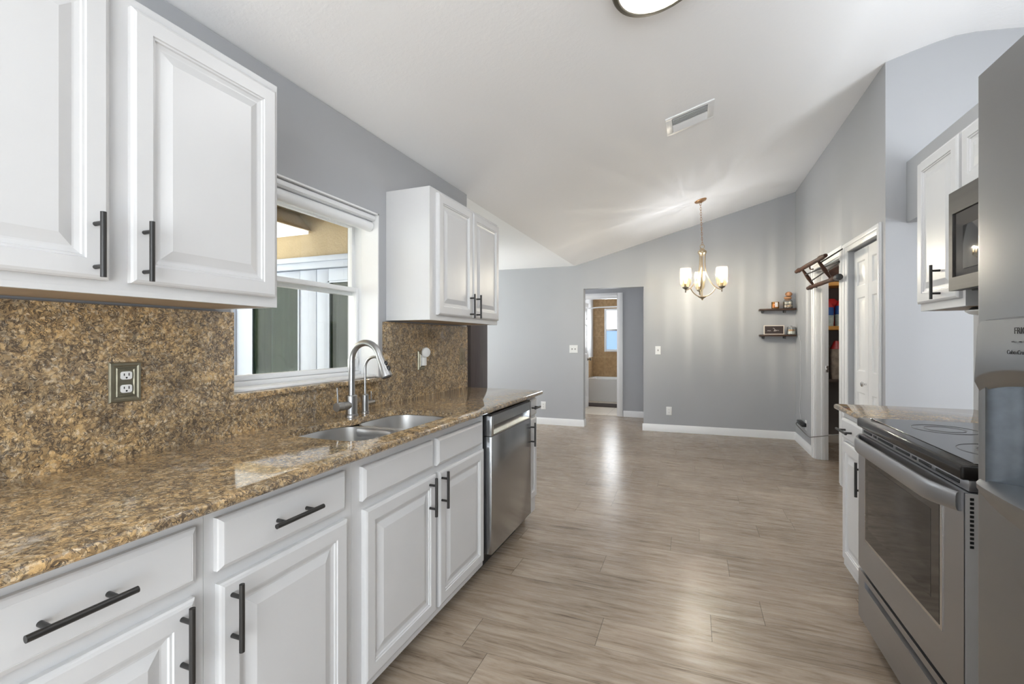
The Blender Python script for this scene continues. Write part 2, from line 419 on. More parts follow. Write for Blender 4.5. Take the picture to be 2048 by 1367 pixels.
def tube(bm, pts, r, n=10, closed=False, caps=True):
    pts = [Vector(p) for p in pts]; m = len(pts)
    rs = r if isinstance(r, (list, tuple)) else [r] * m
    rings = []; u = None
    for i, p in enumerate(pts):
        if closed: d = pts[(i + 1) % m] - pts[i - 1]
        else: d = pts[min(i + 1, m - 1)] - pts[max(i - 1, 0)]
        d.normalize()
        if u is None: u, _ = frame_of(d)
        u = (u - d * u.dot(d)).normalized(); v = d.cross(u)
        rings.append(ring(bm, p, u, v, rs[i], n))
    skin(bm, rings, caps, closed)
def smooth_path(pts, k=6):
    pts = [Vector(p) for p in pts]; out = []
    P = [pts[0]] + pts + [pts[-1]]
    for i in range(1, len(P) - 2):
        for j in range(k):
            s = j / k
            a, b, c, d = P[i - 1], P[i], P[i + 1], P[i + 2]
            out.append(0.5 * ((2 * b) + (c - a) * s + (2 * a - 5 * b + 4 * c - d) * s * s + (3 * b - a - 3 * c + d) * s ** 3))
    out.append(pts[-1]); return out
def lathe(bm, prof, c=(0, 0, 0), axis=(0, 0, 1), n=32, caps=True, rfun=None):
    c = Vector(c); ax = Vector(axis).normalized(); u, v = frame_of(ax)
    rings = []
    for r, z in prof:
        p = c + ax * z
        rr = [(rfun(r, z, 2 * PI * i / n) if rfun else r) for i in range(n)]
        rings.append([bm.verts.new(p + u * (max(rr[i], 1e-4) * math.cos(2 * PI * i / n)) + v * (max(rr[i], 1e-4) * math.sin(2 * PI * i / n))) for i in range(n)])
    skin(bm, rings, caps)
def ball(bm, c, r, sc=(1, 1, 1), sub=2, rough=0.0):
    o = bmesh.ops.create_icosphere(bm, subdivisions=sub, radius=r)
    for v in o['verts']:
        k = 1 + random.uniform(-rough, rough)
        v.co = Vector((v.co.x * sc[0] * k, v.co.y * sc[1] * k, v.co.z * sc[2] * k)) + Vector(c)
def prism(bm, poly, ax, a, b):
    """extrude 2D polygon along axis ax from a to b. poly coords are the two other axes in xyz order"""
    def pt(q, t):
        l = list(q); l.insert(ax, t); return l
    A = [bm.verts.new(pt(q, a)) for q in poly]; B = [bm.verts.new(pt(q, b)) for q in poly]
    n = len(poly)
    bm.faces.new(A[::-1]); bm.faces.new(B)
    for i in range(n): bm.faces.new((A[i], A[(i + 1) % n], B[(i + 1) % n], B[i]))
class Face:
    """a vertical panel frame: origin o, a along the width, b up, d outward"""
    def __init__(s, o, a, d): s.o, s.a, s.b, s.d = Vector(o), Vector(a), Vector((0, 0, 1)), Vector(d)
    def __call__(s, a, b, d): return s.o + s.a * a + s.b * b + s.d * d
def loft_rect(bm, fr, a0, a1, b0, b1, prof, back=True):
    """rectangular rings inset/depth"""
    rings = []
    for ins, dep in prof:
        rings.append([bm.verts.new(fr(*q, dep)) for q in ((a0 + ins, b0 + ins), (a1 - ins, b0 + ins), (a1 - ins, b1 - ins), (a0 + ins, b1 - ins))])
    for A, B in zip(rings, rings[1:]):
        for i in range(4): bm.faces.new((A[i], A[(i + 1) % 4], B[(i + 1) % 4], B[i]))
    bm.faces.new(rings[-1])
    if back: bm.faces.new(rings[0][::-1])
DOOR = [(0, 0), (0, .013), (.004, .017), (.010, .020), (.047, .020), (.049, .0165), (.054, .0160), (.056, .0115), (.066, .0095), (.070, .0095), (.096, .0180)]
DRAWER = [(0, 0), (0, .012), (.003, .015), (.012, .020), (.0125, .0195), (.014, .020)]
def panel_slab(bm, fr, w, h, t, panels, dep=0.010):
    """slab with raised-and-fielded panels set into a grid of rails"""
    xs = sorted({0, w} | {p[0] for p in panels} | {p[1] for p in panels})
    zs = sorted({0, h} | {p[2] for p in panels} | {p[3] for p in panels})
    def inside(x0, x1, z0, z1):
        return any(p[0] - 1e-6 <= x0 and x1 <= p[1] + 1e-6 and p[2] - 1e-6 <= z0 and z1 <= p[3] + 1e-6 for p in panels)
    for x0, x1 in zip(xs, xs[1:]):
        for z0, z1 in zip(zs, zs[1:]):
            if not inside(x0, x1, z0, z1):
                quad(bm, fr(x0, z0, t), fr(x1, z0, t), fr(x1, z1, t), fr(x0, z1, t))
    for p in panels:
        loft_rect(bm, fr, p[0], p[1], p[2], p[3], [(0, t), (.008, t - dep), (.014, t - dep), (.040, t - .002), (.042, t - .001)], back=False)
    quad(bm, fr(0, 0, 0), fr(0, h, 0), fr(w, h, 0), fr(w, 0, 0))
    quad(bm, fr(0, 0, 0), fr(w, 0, 0), fr(w, 0, t), fr(0, 0, t)); quad(bm, fr(0, h, 0), fr(0, h, t), fr(w, h, t), fr(w, h, 0))
    quad(bm, fr(0, 0, 0), fr(0, 0, t), fr(0, h, t), fr(0, h, 0)); quad(bm, fr(w, 0, 0), fr(w, h, 0), fr(w, h, t), fr(w, 0, t))

def base_of(o):
    l = Vector((0, 0, 0))
    while o is not None: l += o.location; o = o.parent
    return l
def obj(name, bm, mat, parent=None, local=False, label=None, smooth=True, merge=True):
    if merge: bmesh.ops.remove_doubles(bm, verts=bm.verts, dist=1e-5)
    bmesh.ops.recalc_face_normals(bm, faces=bm.faces)
    me = bpy.data.meshes.new(name)
    bm.to_mesh(me); bm.free()
    mats = mat if isinstance(mat, (list, tuple)) else [mat]
    for m in mats: me.materials.append(MATS[m])
    o = bpy.data.objects.new(name, me); COL.objects.link(o)
    if parent is None:
        vs = [v.co for v in me.vertices]
        b = Vector(((min(v.x for v in vs) + max(v.x for v in vs)) / 2, (min(v.y for v in vs) + max(v.y for v in vs)) / 2, min(v.z for v in vs)))
        me.transform(Matrix.Translation(-b)); o.location = b
    else:
        o.parent = parent
        if not local: me.transform(Matrix.Translation(-base_of(parent)))
    if smooth:
        for p in me.polygons: p.use_smooth = True
        me.set_sharp_from_angle(angle=math.radians(32))
    if label: o['label'] = label
    return o
def thing(name, label, cat, loc=(0, 0, 0), group=None, rot=(0, 0, 0)):
    o = bpy.data.objects.new(name, None); COL.objects.link(o)
    o.location = loc; o.rotation_euler = rot; o.empty_display_size = 0.05
    o['label'] = label; o['category'] = cat
    if group: o['group'] = group
    return o
def tag(o, label, cat, group=None, kind=None):
    o['label'] = label; o['category'] = cat
    if group: o['group'] = group
    if kind: o['kind'] = kind
    return o
def struct(name, bm, mat, label=None, parent=None, **kw):
    o = obj(name, bm, mat, parent, **kw)
    if parent is None: o['kind'] = 'structure'
    if label: o['label'] = label
    return o
def struct_empty(name, label, loc):
    o = bpy.data.objects.new(name, None); COL.objects.link(o); o.location = loc
    o['kind'] = 'structure'; o['label'] = label; return o

# ================================================================== SETTING
XL, XS, XR = -1.592, -1.572, 1.34           # left wall, granite face, right kitchen wall
def vault(x):
    if x < -1.62: return 2.37
    if x < 1.62: return 2.37 + 0.28 * (x + 1.62)
    return 2.37 + 0.28 * 3.24 - 0.16 * (x - 1.62)
def backY(x): return 6.716 + 0.0457 * x

# floor: one mesh, a face per plank
def build_floor():
    bm = BM(); uvl = bm.loops.layers.uv.new('plank_uv'); cl = bm.loops.layers.float_color.new('plank_rnd')
    known = {1.692: -.89, 1.897: -.378, 2.102: .077, 2.307: .302, 2.512: -.473, 2.717: .186, 2.922: -.125, 3.127: .041, 3.332: .405, 3.537: -.58}
    y = 1.692 - 0.205 * 21
    rows = []
    while y < 7.95: rows.append(y); y += 0.205
    xmin, xmax = -4.6, 3.3
    for y in rows:
        k = [x for yy, x in known.items() if abs(yy - y) < 0.03]
        x0 = (k[0] if k else random.uniform(-1, 1))
        L = 1.22
        x = x0
        while x > xmin: x -= L
        while x < xmax:
            a, b = x, x + L
            r1, r2 = random.random(), random.random()
            f = quad(bm, (a, y, 0), (b, y, 0), (b, y + .205, 0), (a, y + .205, 0))
            for lp, uvv in zip(f.loops, ((0, 0), (L, 0), (L, .205), (0, .205))):
                lp[uvl].uv = uvv; lp[cl] = (r1, r2, L / 2, 1)
            x = b
    struct('floor', bm, 'oak_planks', 'grey-brown oak plank floor of the kitchen', smooth=False, merge=False)
build_floor()

# ceilings
bm = BM()
prof = [(-1.62, 2.37)] + [(-1.62 + 3.0 * i / 6, vault(-1.62 + 3.0 * i / 6)) for i in range(1, 7)]
prof += [(1.50, 3.240), (1.60, 3.258), (1.70, 3.258), (1.85, 3.240), (3.3, 3.02)]
top = [(x, z + 0.16) for x, z in prof[::-1]]
prism(bm, prof + top, 1, -2.7, 6.86)
struct('ceiling', bm, 'ceiling_white', 'white vaulted ceiling rising from the window wall')
bm = BM(); box(bm, -4.65, -1.621, 3.10, 8.0, 2.37, 2.52)
box(bm, -1.621, 0.0, 6.87, 7.9, 2.37, 2.52)
struct('ceiling', bm, 'ceiling_white', 'flat white ceiling of the room beyond the sink')

# left kitchen wall with the window hole
WY0, WY1, WZ0, WZ1 = 1.193, 2.050, 1.072, 1.956
bm = BM()
xo = -1.80
box(bm, xo, XL, -2.6, WY0, 0, 2.372); box(bm, xo, XL, WY1, 3.10, 0, 2.372)
box(bm, xo, XL, WY0, WY1, 0, WZ0 - 0.02); box(bm, xo, XL, WY0, WY1, WZ1, 2.372)
struct('wall_left', bm, 'wall_grey', 'grey wall with the kitchen window above the sink', merge=False)
# white painted returns of the window recess
bm = BM()
box(bm, -1.70, XL + .004, WY1 - .008, WY1 + .0, WZ0, WZ1, 0)
box(bm, -1.70, XL + .004, WY0, WY0 + .008, WZ0, WZ1, 0)
box(bm, -1.70, XL + .004, WY0, WY1, WZ1 - .008, WZ1, 0)
struct('trim_1', bm, 'trim_white', 'white plaster returns around the kitchen window', merge=False)

# far wall with hallway opening, following the vault
def wall_far():
    bm = BM()
    def seg(x0, x1, z0, th=0.12):
        xs = [x0]
        for k in (-1.62, ):
            if x0 < k < x1: xs.append(k)
        xs.append(x1)
        for a, b in zip(xs, xs[1:]):
            ha, hb = vault(a + 1e-4) + .06, vault(b - 1e-4) + .06
            lo = [(a, backY(a), z0), (b, backY(b), z0), (b, backY(b), hb), (a, backY(a), ha)]
            A = [bm.verts.new(q) for q in lo]; B = [bm.verts.new((q[0], q[1] + th, q[2])) for q in lo]
            bm.faces.new(A); bm.faces.new(B[::-1])
            for i in range(4): bm.faces.new((A[i], B[i], B[(i + 1) % 4], A[(i + 1) % 4]))
    seg(-4.6, -1.492, 0); seg(-0.643, 1.50, 0); seg(1.50, 2.45, 0); seg(-1.492, -0.643, 2.027)
    struct('wall_back', bm, 'wall_grey', 'grey end wall with hallway opening and floating shelves', merge=False)
wall_far()
# hallway walls
bm = BM()
BDX0, BDX1, BDZ = -1.93, -1.165, 1.985       # bathroom door opening
box(bm, -4.6, BDX0, 7.77, 7.89, 0, 2.4); box(bm, BDX1, -0.5, 7.77, 7.89, 0, 2.4); box(bm, BDX0, BDX1, 7.77, 7.89, BDZ, 2.4)
box(bm, -0.60, -0.48, 6.83, 7.77, 0, 2.4)
struct('wall_hallway', bm, 'wall_grey', 'grey hallway wall around the bathroom door', merge=False)
# pantry wall with two openings
PX = 1.225
bm = BM()
box(bm, PX, PX + .115, 5.752, 6.83, 0, 3.4); box(bm, PX, PX + .115, 4.64, 4.858, 0, 2.02)
box(bm, PX, PX + .115, 3.84, 3.96, 0, 2.02); box(bm, PX, PX + .115, 3.84, 5.752, 2.02, 3.4)
struct('wall_pantry', bm, 'wall_grey', 'tall grey wall holding the pantry doorway and folding closet door', merge=False)
bm = BM(); box(bm, PX + .115, 3.3, 3.84, 3.95, 0, 3.4)
struct('wall_hall', bm, 'wall_grey', 'grey wall seen past the end of the right counter')
bm = BM()
box(bm, XR, XR + .12, -2.6, 3.05, 0, 2.466); box(bm, XR, XR + .12, 3.05, 3.838, 2.06, 2.466)
struct('wall_right', bm, 'wall_grey', 'partial grey wall behind the range with plant ledge on top', merge=False)
bm = BM(); box(bm, 3.15, 3.3, -2.6, 3.84, 0, 0.75); box(bm, 3.15, 3.3, -2.6, 3.84, 2.35, 3.4); box(bm, 3.15, 3.3, -2.6, .55, .75, 2.35); box(bm, 3.15, 3.3, 2.65, 3.84, .75, 2.35)
struct('wall_outer', bm, 'wall_grey', 'grey outer wall of the side hall', merge=False)
bm = BM()
box(bm, -1.8, -1.0, -2.72, -2.6, 0, 3.4); box(bm, 2.1, 3.3, -2.72, -2.6, 0, 3.4); box(bm, -1.0, 2.1, -2.72, -2.6, 2.3, 3.4); box(bm, -1.0, 2.1, -2.72, -2.6, 0, 0.3)
struct('wall_near', bm, 'wall_grey', 'grey wall behind the camera with a wide opening added for light', merge=False)
# dining room
bm = BM()
box(bm, -4.65, -4.5, 3.05, 3.7, 0, 2.4); box(bm, -4.65, -4.5, 6.1, 7.9, 0, 2.4); box(bm, -4.65, -4.5, 3.7, 6.1, 0, .5); box(bm, -4.65, -4.5, 3.7, 6.1, 2.2, 2.4)
struct('wall_dining', bm, 'wall_grey', 'grey side wall of the dining room', merge=False)
# outside wall of the dining room holding the patio doors
PDX0, PDX1, PDZ = -4.05, -2.02, 1.975
bm = BM()
box(bm, -4.65, PDX0, 3.05, 3.17, 0, 2.6); box(bm, PDX1, xo, 3.05, 3.17, 0, 2.6); box(bm, PDX0, PDX1, 3.05, 3.17, PDZ, 2.6)
struct('wall_patio', bm, 'stucco_beige', 'beige stucco wall over the patio doors', merge=False)
bm = BM(); box(bm, -7.2, xo - .003, -2.7, 3.05, 2.372, 2.5)
struct('ceiling', bm, 'stucco_beige', 'beige stucco patio ceiling outside the window')
bm = BM(); box(bm, -7.2, xo - .003, -2.7, 3.04, -0.12, -0.02)
struct('floor', bm, 'concrete', 'concrete patio slab outside the window')

# dropped soffit under the patio roof with white underside made to glow
bm = BM()
prism(bm, [(-3.07, 2.215), (-3.21, 2.371), (-5.6, 2.371), (-5.6, 2.215)], 1, 1.55, 3.049)
so = struct('trim_2', bm, 'stucco_beige', 'beige boxed soffit under the patio roof')
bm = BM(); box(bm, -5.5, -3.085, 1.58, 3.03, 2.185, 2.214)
struct('soffit_underside', bm, 'soffit_glow', 'white soffit underside with glow added', parent=so)

# ---- baseboards
def baseboard(bm, p, q, h=0.10, t=0.014, out=(0, -1)):
    p, q = Vector((*p, 0)), Vector((*q, 0)); o = Vector((*out, 0))
    pr = [(0, 0), (t, 0), (t, h - .02), (t * .6, h - .008), (t * .35, h), (0, h)]
    A = [bm.verts.new(p + o * a + Vector((0, 0, b))) for a, b in pr]; B = [bm.verts.new(q + o * a + Vector((0, 0, b))) for a, b in pr]
    n = len(pr); bm.faces.new(A); bm.faces.new(B[::-1])
    for i in range(n): bm.faces.new((A[i], B[i], B[(i + 1) % n], A[(i + 1) % n]))
bm = BM(); baseboard(bm, (-4.5, backY(-4.5)), (-1.492, backY(-1.492))); baseboard(bm, (-1.492, backY(-1.492) - .014), (-1.492, backY(-1.5) + .12), out=(1, 0))
struct('baseboard_left', bm, 'trim_white', 'white baseboard left of the hallway opening', merge=False)
bm = BM(); baseboard(bm, (-0.657, backY(-.643)), (1.224, backY(1.224)))
struct('baseboard_back', bm, 'trim_white', 'white baseboard right of the hallway opening', merge=False)
bm = BM(); baseboard(bm, (-1.07, 7.77), (-0.60, 7.77)); struct('baseboard_hallway', bm, 'trim_white', 'short white baseboard beside the bathroom door', merge=False)
bm = BM(); baseboard(bm, (PX, 5.86), (PX, backY(PX) - .015), out=(-1, 0)); struct('baseboard_right', bm, 'trim_white', 'white baseboard under the corner outlet', merge=False)
bm = BM(); baseboard(bm, (1.36, 6.75), (2.4, 6.75)); struct('baseboard_pantry', bm, 'frame_cream', 'baseboard inside the pantry', merge=False)

# ---- door casings
def casing_x(bm, x, y0, y1, z0, z1, out, w):
    """vertical or horizontal casing board on a wall of constant x"""
    d = out
    box(bm, x, x + d * .013, y0, y1, z0, z1, .002)
def casing(name, label, x, y0, y1, zt, w, out=-1, wl=None, wr=None):
    bm = BM()
    wl, wr = wl or w, wr or w
    for (a, b, c, e) in ((y1, y1 + wl, 0, zt + w), (y0 - wr, y0, 0, zt + w), (y0 + .001, y1 - .001, zt, zt + w)):
        box(bm, x, x + out * .012, a, b, c, e, .003)
        if e - c > 0.5:
            m = (a + b) / 2; s = 1 if a >= y1 else -1
            box(bm, x + out * .012, x + out * .019, min(m, m + s * (b - a) / 2 - s * .004), max(m, m + s * (b - a) / 2 - s * .004), c, e - .004, .002)
        else:
            box(bm, x + out * .012, x + out * .019, a - wr * .5, b + wl * .5, c + w * .5, e - .004, .002)
    struct(name, bm, 'trim_white', label, merge=False)
casing('trim_3', 'white casing of the pantry doorway', PX, 4.860, 5.750, 2.018, .085, wl=.105, wr=.105)
casing('trim_4', 'white casing of the folding closet door', PX, 3.962, 4.640, 2.018, .075, wl=.108, wr=.062)
# jambs of the pantry door
bm = BM()
box(bm, PX, PX + .115, 5.735, 5.7515, 0, 2.018, .002); box(bm, PX, PX + .115, 4.859, 4.875, 0, 2.018, .002); box(bm, PX, PX + .115, 4.876, 5.734, 2.003, 2.019, .002)
box(bm, PX + .050, PX + .085, 5.724, 5.735, 0, 2.0, .002); box(bm, PX + .050, PX + .085, 4.875, 4.886, 0, 2.0, .002)
jm = struct('trim_5', bm, 'trim_white', 'white jamb inside the pantry doorway', merge=False)
bm = BM(); box(bm, PX + .088, PX + .112, 5.730, 5.7345, .93, 1.0, .001); cyl(bm, (PX + .10, 5.735, .965), (PX + .10, 5.70, .965), .007)
struct('strike_plate', bm, 'chrome', 'chrome strike plate', parent=jm)
# bathroom door casing
bm = BM()
for a, b, c, e in ((BDX1, BDX1 + .085, 0, BDZ + .08), (BDX0 - .085, BDX0, 0, BDZ + .08), (BDX0 + .001, BDX1 - .001, BDZ, BDZ + .08)):
    box(bm, a, b, 7.754, 7.770, c, e, .004)
box(bm, BDX1 - .012, BDX1, 7.77, 7.89, 0, BDZ, .001); box(bm, BDX0, BDX0 + .012, 7.77, 7.89, 0, BDZ, .001); box(bm, BDX0 + .013, BDX1 - .013, 7.77, 7.89, BDZ - .012, BDZ, .001)
struct('trim_6', bm, 'trim_white', 'white casing of the bathroom door', merge=False)

# ---- kitchen window
def kitchen_window():
    r = struct_empty('window_1', 'white double-hung kitchen window over the sink', (-1.75, (WY0 + WY1) / 2, WZ0))
    y0, y1, z0, z1 = WY0 - .029, WY1 + .029, WZ0, WZ1 - .008
    bm = BM()
    for a, b, c, e in ((y0, y0 + .035, z0, z1), (y1 - .035, y1, z0, z1), (y0 + .035, y1 - .035, z1 - .035, z1), (y0 + .035, y1 - .035, z0, z0 + .030)):
        box(bm, -1.79, -1.702, a, b, c, e, .003)
    for yy in (y0 + .034, y1 - .037): box(bm, -1.765, -1.745, yy, yy + .003, z0 + .03, z1 - .035, .001)
    struct('window_frame', bm, 'vinyl_white', parent=r, merge=False)
    zm = 1.535
    def sash(nm, x, za, zb, lab):
        bm = BM(); a, b = y0 + .036, y1 - .036; w = .021
        for p, q, c, e in ((a, a + w, za, zb), (b - w, b, za, zb), (a + w, b - w, zb - w * 1.1, zb), (a + w, b - w, za, za + w * 1.1)):
            box(bm, x - .014, x + .014, p, q, c, e, .003)
        s = struct(nm, bm, 'vinyl_white', parent=r, merge=False)
        bm = BM(); box(bm, x - .002, x + .002, a + w, b - w, za + w * 1.1, zb - w * 1.1)
        struct('pane', bm, 'window_glass', parent=s)
        return s
    sash('upper_sash', -1.760, zm - .02, z1 - .036, '')
    lo = sash('lower_sash', -1.729, z0 + .031, zm + .022, '')
    bm = BM()
    box(bm, -1.713, -1.70, y1 - .13, y1 - .06, 1.125, 1.17, .003); box(bm, -1.713, -1.695, y1 - .10, y1 - .09, 1.125, 1.185, .003)
    struct('sash_lock', bm, 'vinyl_white', parent=lo, merge=False)
kitchen_window()
# granite sill lip
bm = BM(); box(bm, -1.70, XS + .022, WY0 - .02, WY1 + .01, WZ0 - .022, WZ0 - .001, .004)
tag(obj('window_sill', bm, 'granite_gold'), 'narrow granite ledge along the bottom of the kitchen window', 'window sill')
# white marble strip on the ledge
bm = BM(); box(bm, -1.70, -1.60, WY0 + .01, WY1 - .01, WZ0 - .001, WZ0 + .012, .003)
struct('trim_7', bm, 'vinyl_white', 'white inner stool of the kitchen window')
# rolled shade
r = thing('roller_shade', 'white roller shade rolled up at the top of the kitchen window', 'window shade', (-1.64, (WY0 + WY1) / 2, WZ1 - .09))
bm = BM(); box(bm, -1.675, -1.605, WY0 + .012, WY1 - .012, WZ1 - .040, WZ1 - .009, .005); box(bm, -1.609, -1.600, WY0 + .012, WY1 - .012, WZ1 - .036, WZ1 - .014, .003)
obj('headrail', bm, 'vinyl_white', r, merge=False)
bm = BM(); cyl(bm, (-1.640, WY0 + .014, WZ1 - .066), (-1.640, WY1 - .014, WZ1 - .066), .028, n=28)
obj('roll', bm, 'vinyl_white', r)
bm = BM(); cyl(bm, (-1.640, WY1 - .0138, WZ1 - .066), (-1.640, WY1 - .0085, WZ1 - .066), .012); box(bm, -1.650, -1.630, WY1 - .0125, WY1 - .0085, WZ1 - .07, WZ1 - .04)
obj('end_bracket', bm, 'chrome', r)

# ---- patio doors outside
def patio():
    r = struct_empty('door_3', 'pair of white glazed patio doors outside the kitchen window', ((PDX0 + PDX1) / 2, 3.05, 0))
    bm = BM()
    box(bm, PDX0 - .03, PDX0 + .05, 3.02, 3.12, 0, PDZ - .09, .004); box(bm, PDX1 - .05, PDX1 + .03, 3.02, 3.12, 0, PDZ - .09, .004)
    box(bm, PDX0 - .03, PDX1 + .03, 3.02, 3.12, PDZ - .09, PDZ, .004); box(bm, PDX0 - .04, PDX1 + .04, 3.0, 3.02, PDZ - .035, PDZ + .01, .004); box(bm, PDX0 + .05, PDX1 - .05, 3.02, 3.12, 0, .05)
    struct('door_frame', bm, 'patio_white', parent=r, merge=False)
    mid = -3.02
    for k, (a, b) in enumerate(((PDX0 + .055, mid - .003), (mid + .003, PDX1 - .055))):
        bm = BM()
        z0, z1 = .055, PDZ - .095
        sl, sr = (.20, .185) if k == 0 else (.130, .15)
        zt = .105
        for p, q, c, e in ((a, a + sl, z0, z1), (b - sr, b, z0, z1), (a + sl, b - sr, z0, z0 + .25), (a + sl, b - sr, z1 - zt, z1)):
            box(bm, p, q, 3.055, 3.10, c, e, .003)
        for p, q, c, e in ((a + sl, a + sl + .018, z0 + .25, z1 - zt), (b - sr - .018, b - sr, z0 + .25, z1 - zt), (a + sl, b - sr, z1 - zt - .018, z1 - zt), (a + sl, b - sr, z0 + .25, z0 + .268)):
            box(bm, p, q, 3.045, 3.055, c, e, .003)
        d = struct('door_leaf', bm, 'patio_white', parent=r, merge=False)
        bm = BM(); box(bm, a + sl, b - sr, 3.066, 3.072, z0 + .25, z1 - zt)
        struct('pane', bm, 'patio_glass', parent=d)
patio()
# curtain behind the patio doors; olive sheets are added for dark foliage reflections
def hang_curtain(label, x0, x1, mat):
    bm = BM(); n = int((x1 - x0) * 80); A = []; B = []
    for i in range(n + 1):
        x = x0 + (x1 - x0) * i / n; y = 3.26 + .018 * math.sin(i * .95) + .006 * math.sin(i * 2.3)
        A.append((x, y, .002)); B.append((x, y, 2.05))
    for i in range(n):
        quad(bm, A[i], A[i + 1], B[i + 1], B[i])
        quad(bm, *[(p[0], p[1] + .006, p[2]) for p in (A[i], B[i], B[i + 1], A[i + 1])])
    tag(obj('curtain', bm, mat), label, 'curtain')
hang_curtain('grey-green curtain hanging behind the left patio door glass', -3.77, -3.24, 'curtain')
hang_curtain('dark olive sheet added for foliage reflection at the far left of the patio door glass', -4.25, -3.78, 'olive_backing')
hang_curtain('dark olive sheet added for dark reflection behind the right patio door glass', -3.22, -2.20, 'olive_backing')
# garden
bm = BM(); quad(bm, (-30, -20, -.14), (-7.2, -20, -.14), (-7.2, 25, -.14), (-30, 25, -.14)); quad(bm, (-30, -20, -.2), (-30, 25, -.2), (-7.2, 25, -.2), (-7.2, -20, -.2))
tag(obj('lawn', bm, 'lawn', smooth=False), 'green lawn beyond the patio', 'lawn', kind='stuff')
bm = BM()
for i in range(60):
    ball(bm, (-19.5 + random.uniform(-.6, .6), -9 + i * .24, random.uniform(.72, 2.4)), random.uniform(.5, .8), (1, 1, 1), 2, .12)
tag(obj('hedge', bm, 'hedge_leaf', merge=False), 'dense green hedge along the far side of the lawn', 'hedge', kind='stuff')
bm = BM()
for i in range(80):
    ball(bm, (-15.0 + i * .165, -4.6 + random.uniform(-.4, .4), random.uniform(.62, 3.2)), random.uniform(.5, .72), (1, 1, 1), 2, .12)
tag(obj('hedge', bm, 'hedge_leaf', merge=False), 'dense green hedge facing the patio doors', 'hedge', kind='stuff')

# ================================================================== KITCHEN, LEFT RUN
def bar_pull(parent, c, axis, out, length=.158, spacing=.096, stand=.032, r=.0060):
    c, axis, out = Vector(c), Vector(axis), Vector(out)
    bm = BM()
    cyl(bm, c + out * stand - axis * length / 2, c + out * stand + axis * length / 2, r, n=18)
    for s in (-1, 1):
        cyl(bm, c + axis * s * spacing / 2, c + axis * s * spacing / 2 + out * (stand - r * .5), r * .85, r * .8, n=14)
    return obj('handle', bm, 'handle_black', parent, label='black bar handle')
def leaf(parent, name, y0, y1, z0, z1, x, out, prof=DOOR):
    bm = BM(); fr = Face((x, 0, 0), (0, 1, 0), (out, 0, 0))
    loft_rect(bm, fr, y0, y1, z0, z1, prof)
    return obj(name, bm, 'white_paint', parent, smooth=False)
XF, KZ = -1.030, .10       # face frame plane and toe-kick height of the left base cabinets
def base_cab(label, y0, y1, drawers, doors, sink=False):
    r = thing('base_cabinet', label, 'cabinet', ((XF + XS) / 2, (y0 + y1) / 2, 0), 'white base cabinets on the window side')
    bm = BM()
    if sink:
        box(bm, XF - .010, XF, y0, y1, .085, .893); box(bm, XS + .004, XF - .010, y0, y0 + .016, .085, .893); box(bm, XS + .004, XF - .010, y1 - .016, y1, .085, .893)
        box(bm, XS + .004, XF - .010, y0 + .016, y1 - .016, .085, .103)
    else:
        box(bm, XS + .004, XF, y0, y1, .085, .893)
    obj('body', bm, 'white_paint', r, merge=False)
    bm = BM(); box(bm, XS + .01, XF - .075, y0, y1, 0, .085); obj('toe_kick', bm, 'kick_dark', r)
    for (a, b, c, e, h) in drawers:
        d = leaf(r, 'drawer' if h else 'drawer_front', a, b, c, e, XF, 1, DRAWER)
        if h: bar_pull(d, (XF + .020, h, (c + e) / 2), (0, 1, 0), (1, 0, 0), r=.0062, length=min(.158, (b - a) * .7), spacing=min(.096, (b - a) * .4))
    for (a, b, c, e, h, hz) in doors:
        d = leaf(r, 'door', a, b, c, e, XF, 1)
        bar_pull(d, (XF + .020, h, hz), (0, 0, 1), (1, 0, 0))
    return r
base_cab('white base cabinet nearest the camera on the window side, door handle on its right', .235, .706, [(.255, .682, .737, .860, .468)], [(.255, .679, .125, .706, .648, .628)])
base_cab('white base cabinet between the nearest one and the sink cabinet, door handle on its left', .707, 1.188, [(.730, 1.147, .737, .860, .937)], [(.734, 1.155, .125, .706, .762, .622)])
base_cab('wide white sink base cabinet with two doors and two plain drawer fronts', 1.189, 2.188, [(1.228, 1.667, .735, .850, None), (1.701, 2.150, .733, .850, None)],
         [(1.238, 1.692, .120, .704, 1.634, .624), (1.716, 2.168, .120, .704, 1.732, .626)], sink=True)
base_cab('narrow white base cabinet at the end of the counter beyond the dishwasher', 2.862, 3.052, [(2.878, 3.036, .757, .868, 2.957)], [(2.878, 3.036, .19, .738, 2.900, .640)])

# dishwasher
def dishwasher():
    y0, y1 = 2.214, 2.850
    r = thing('dishwasher', 'stainless steel dishwasher under the counter', 'dishwasher', (-1.28, (y0 + y1) / 2, 0))
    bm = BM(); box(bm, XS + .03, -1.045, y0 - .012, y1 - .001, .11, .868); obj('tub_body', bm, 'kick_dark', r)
    bm = BM(); box(bm, XS + .05, -1.10, y0, y1, 0, .11); obj('toe_kick', bm, 'black_plastic', r)
    bm = BM(); box(bm, -1.044, -.990, y0, y1, .131, .758, .004); obj('door', bm, 'steel_dishwasher', r)
    bm = BM()
    # top band with handle pocket
    prism(bm, [(-1.044, .7595), (-.990, .7595), (-.990, .768), (-1.022, .800), (-1.022, .807), (-.990, .815), (-.990, .868), (-1.044, .868)], 1, y0 + .030, y1 - .030)
    box(bm, -1.044, -.990, y0, y0 + .0299, .7595, .868, .002); box(bm, -1.044, -.990, y1 - .0299, y1, .7595, .868, .002)
    obj('control_panel', bm, 'steel_dishwasher', r, label='steel band with recessed handle pocket', merge=False)
    bm = BM(); box(bm, -1.046, -.996, y0 + .004, y1 - .004, .869, .8775); obj('control_strip', bm, 'black_plastic', r)
dishwasher()

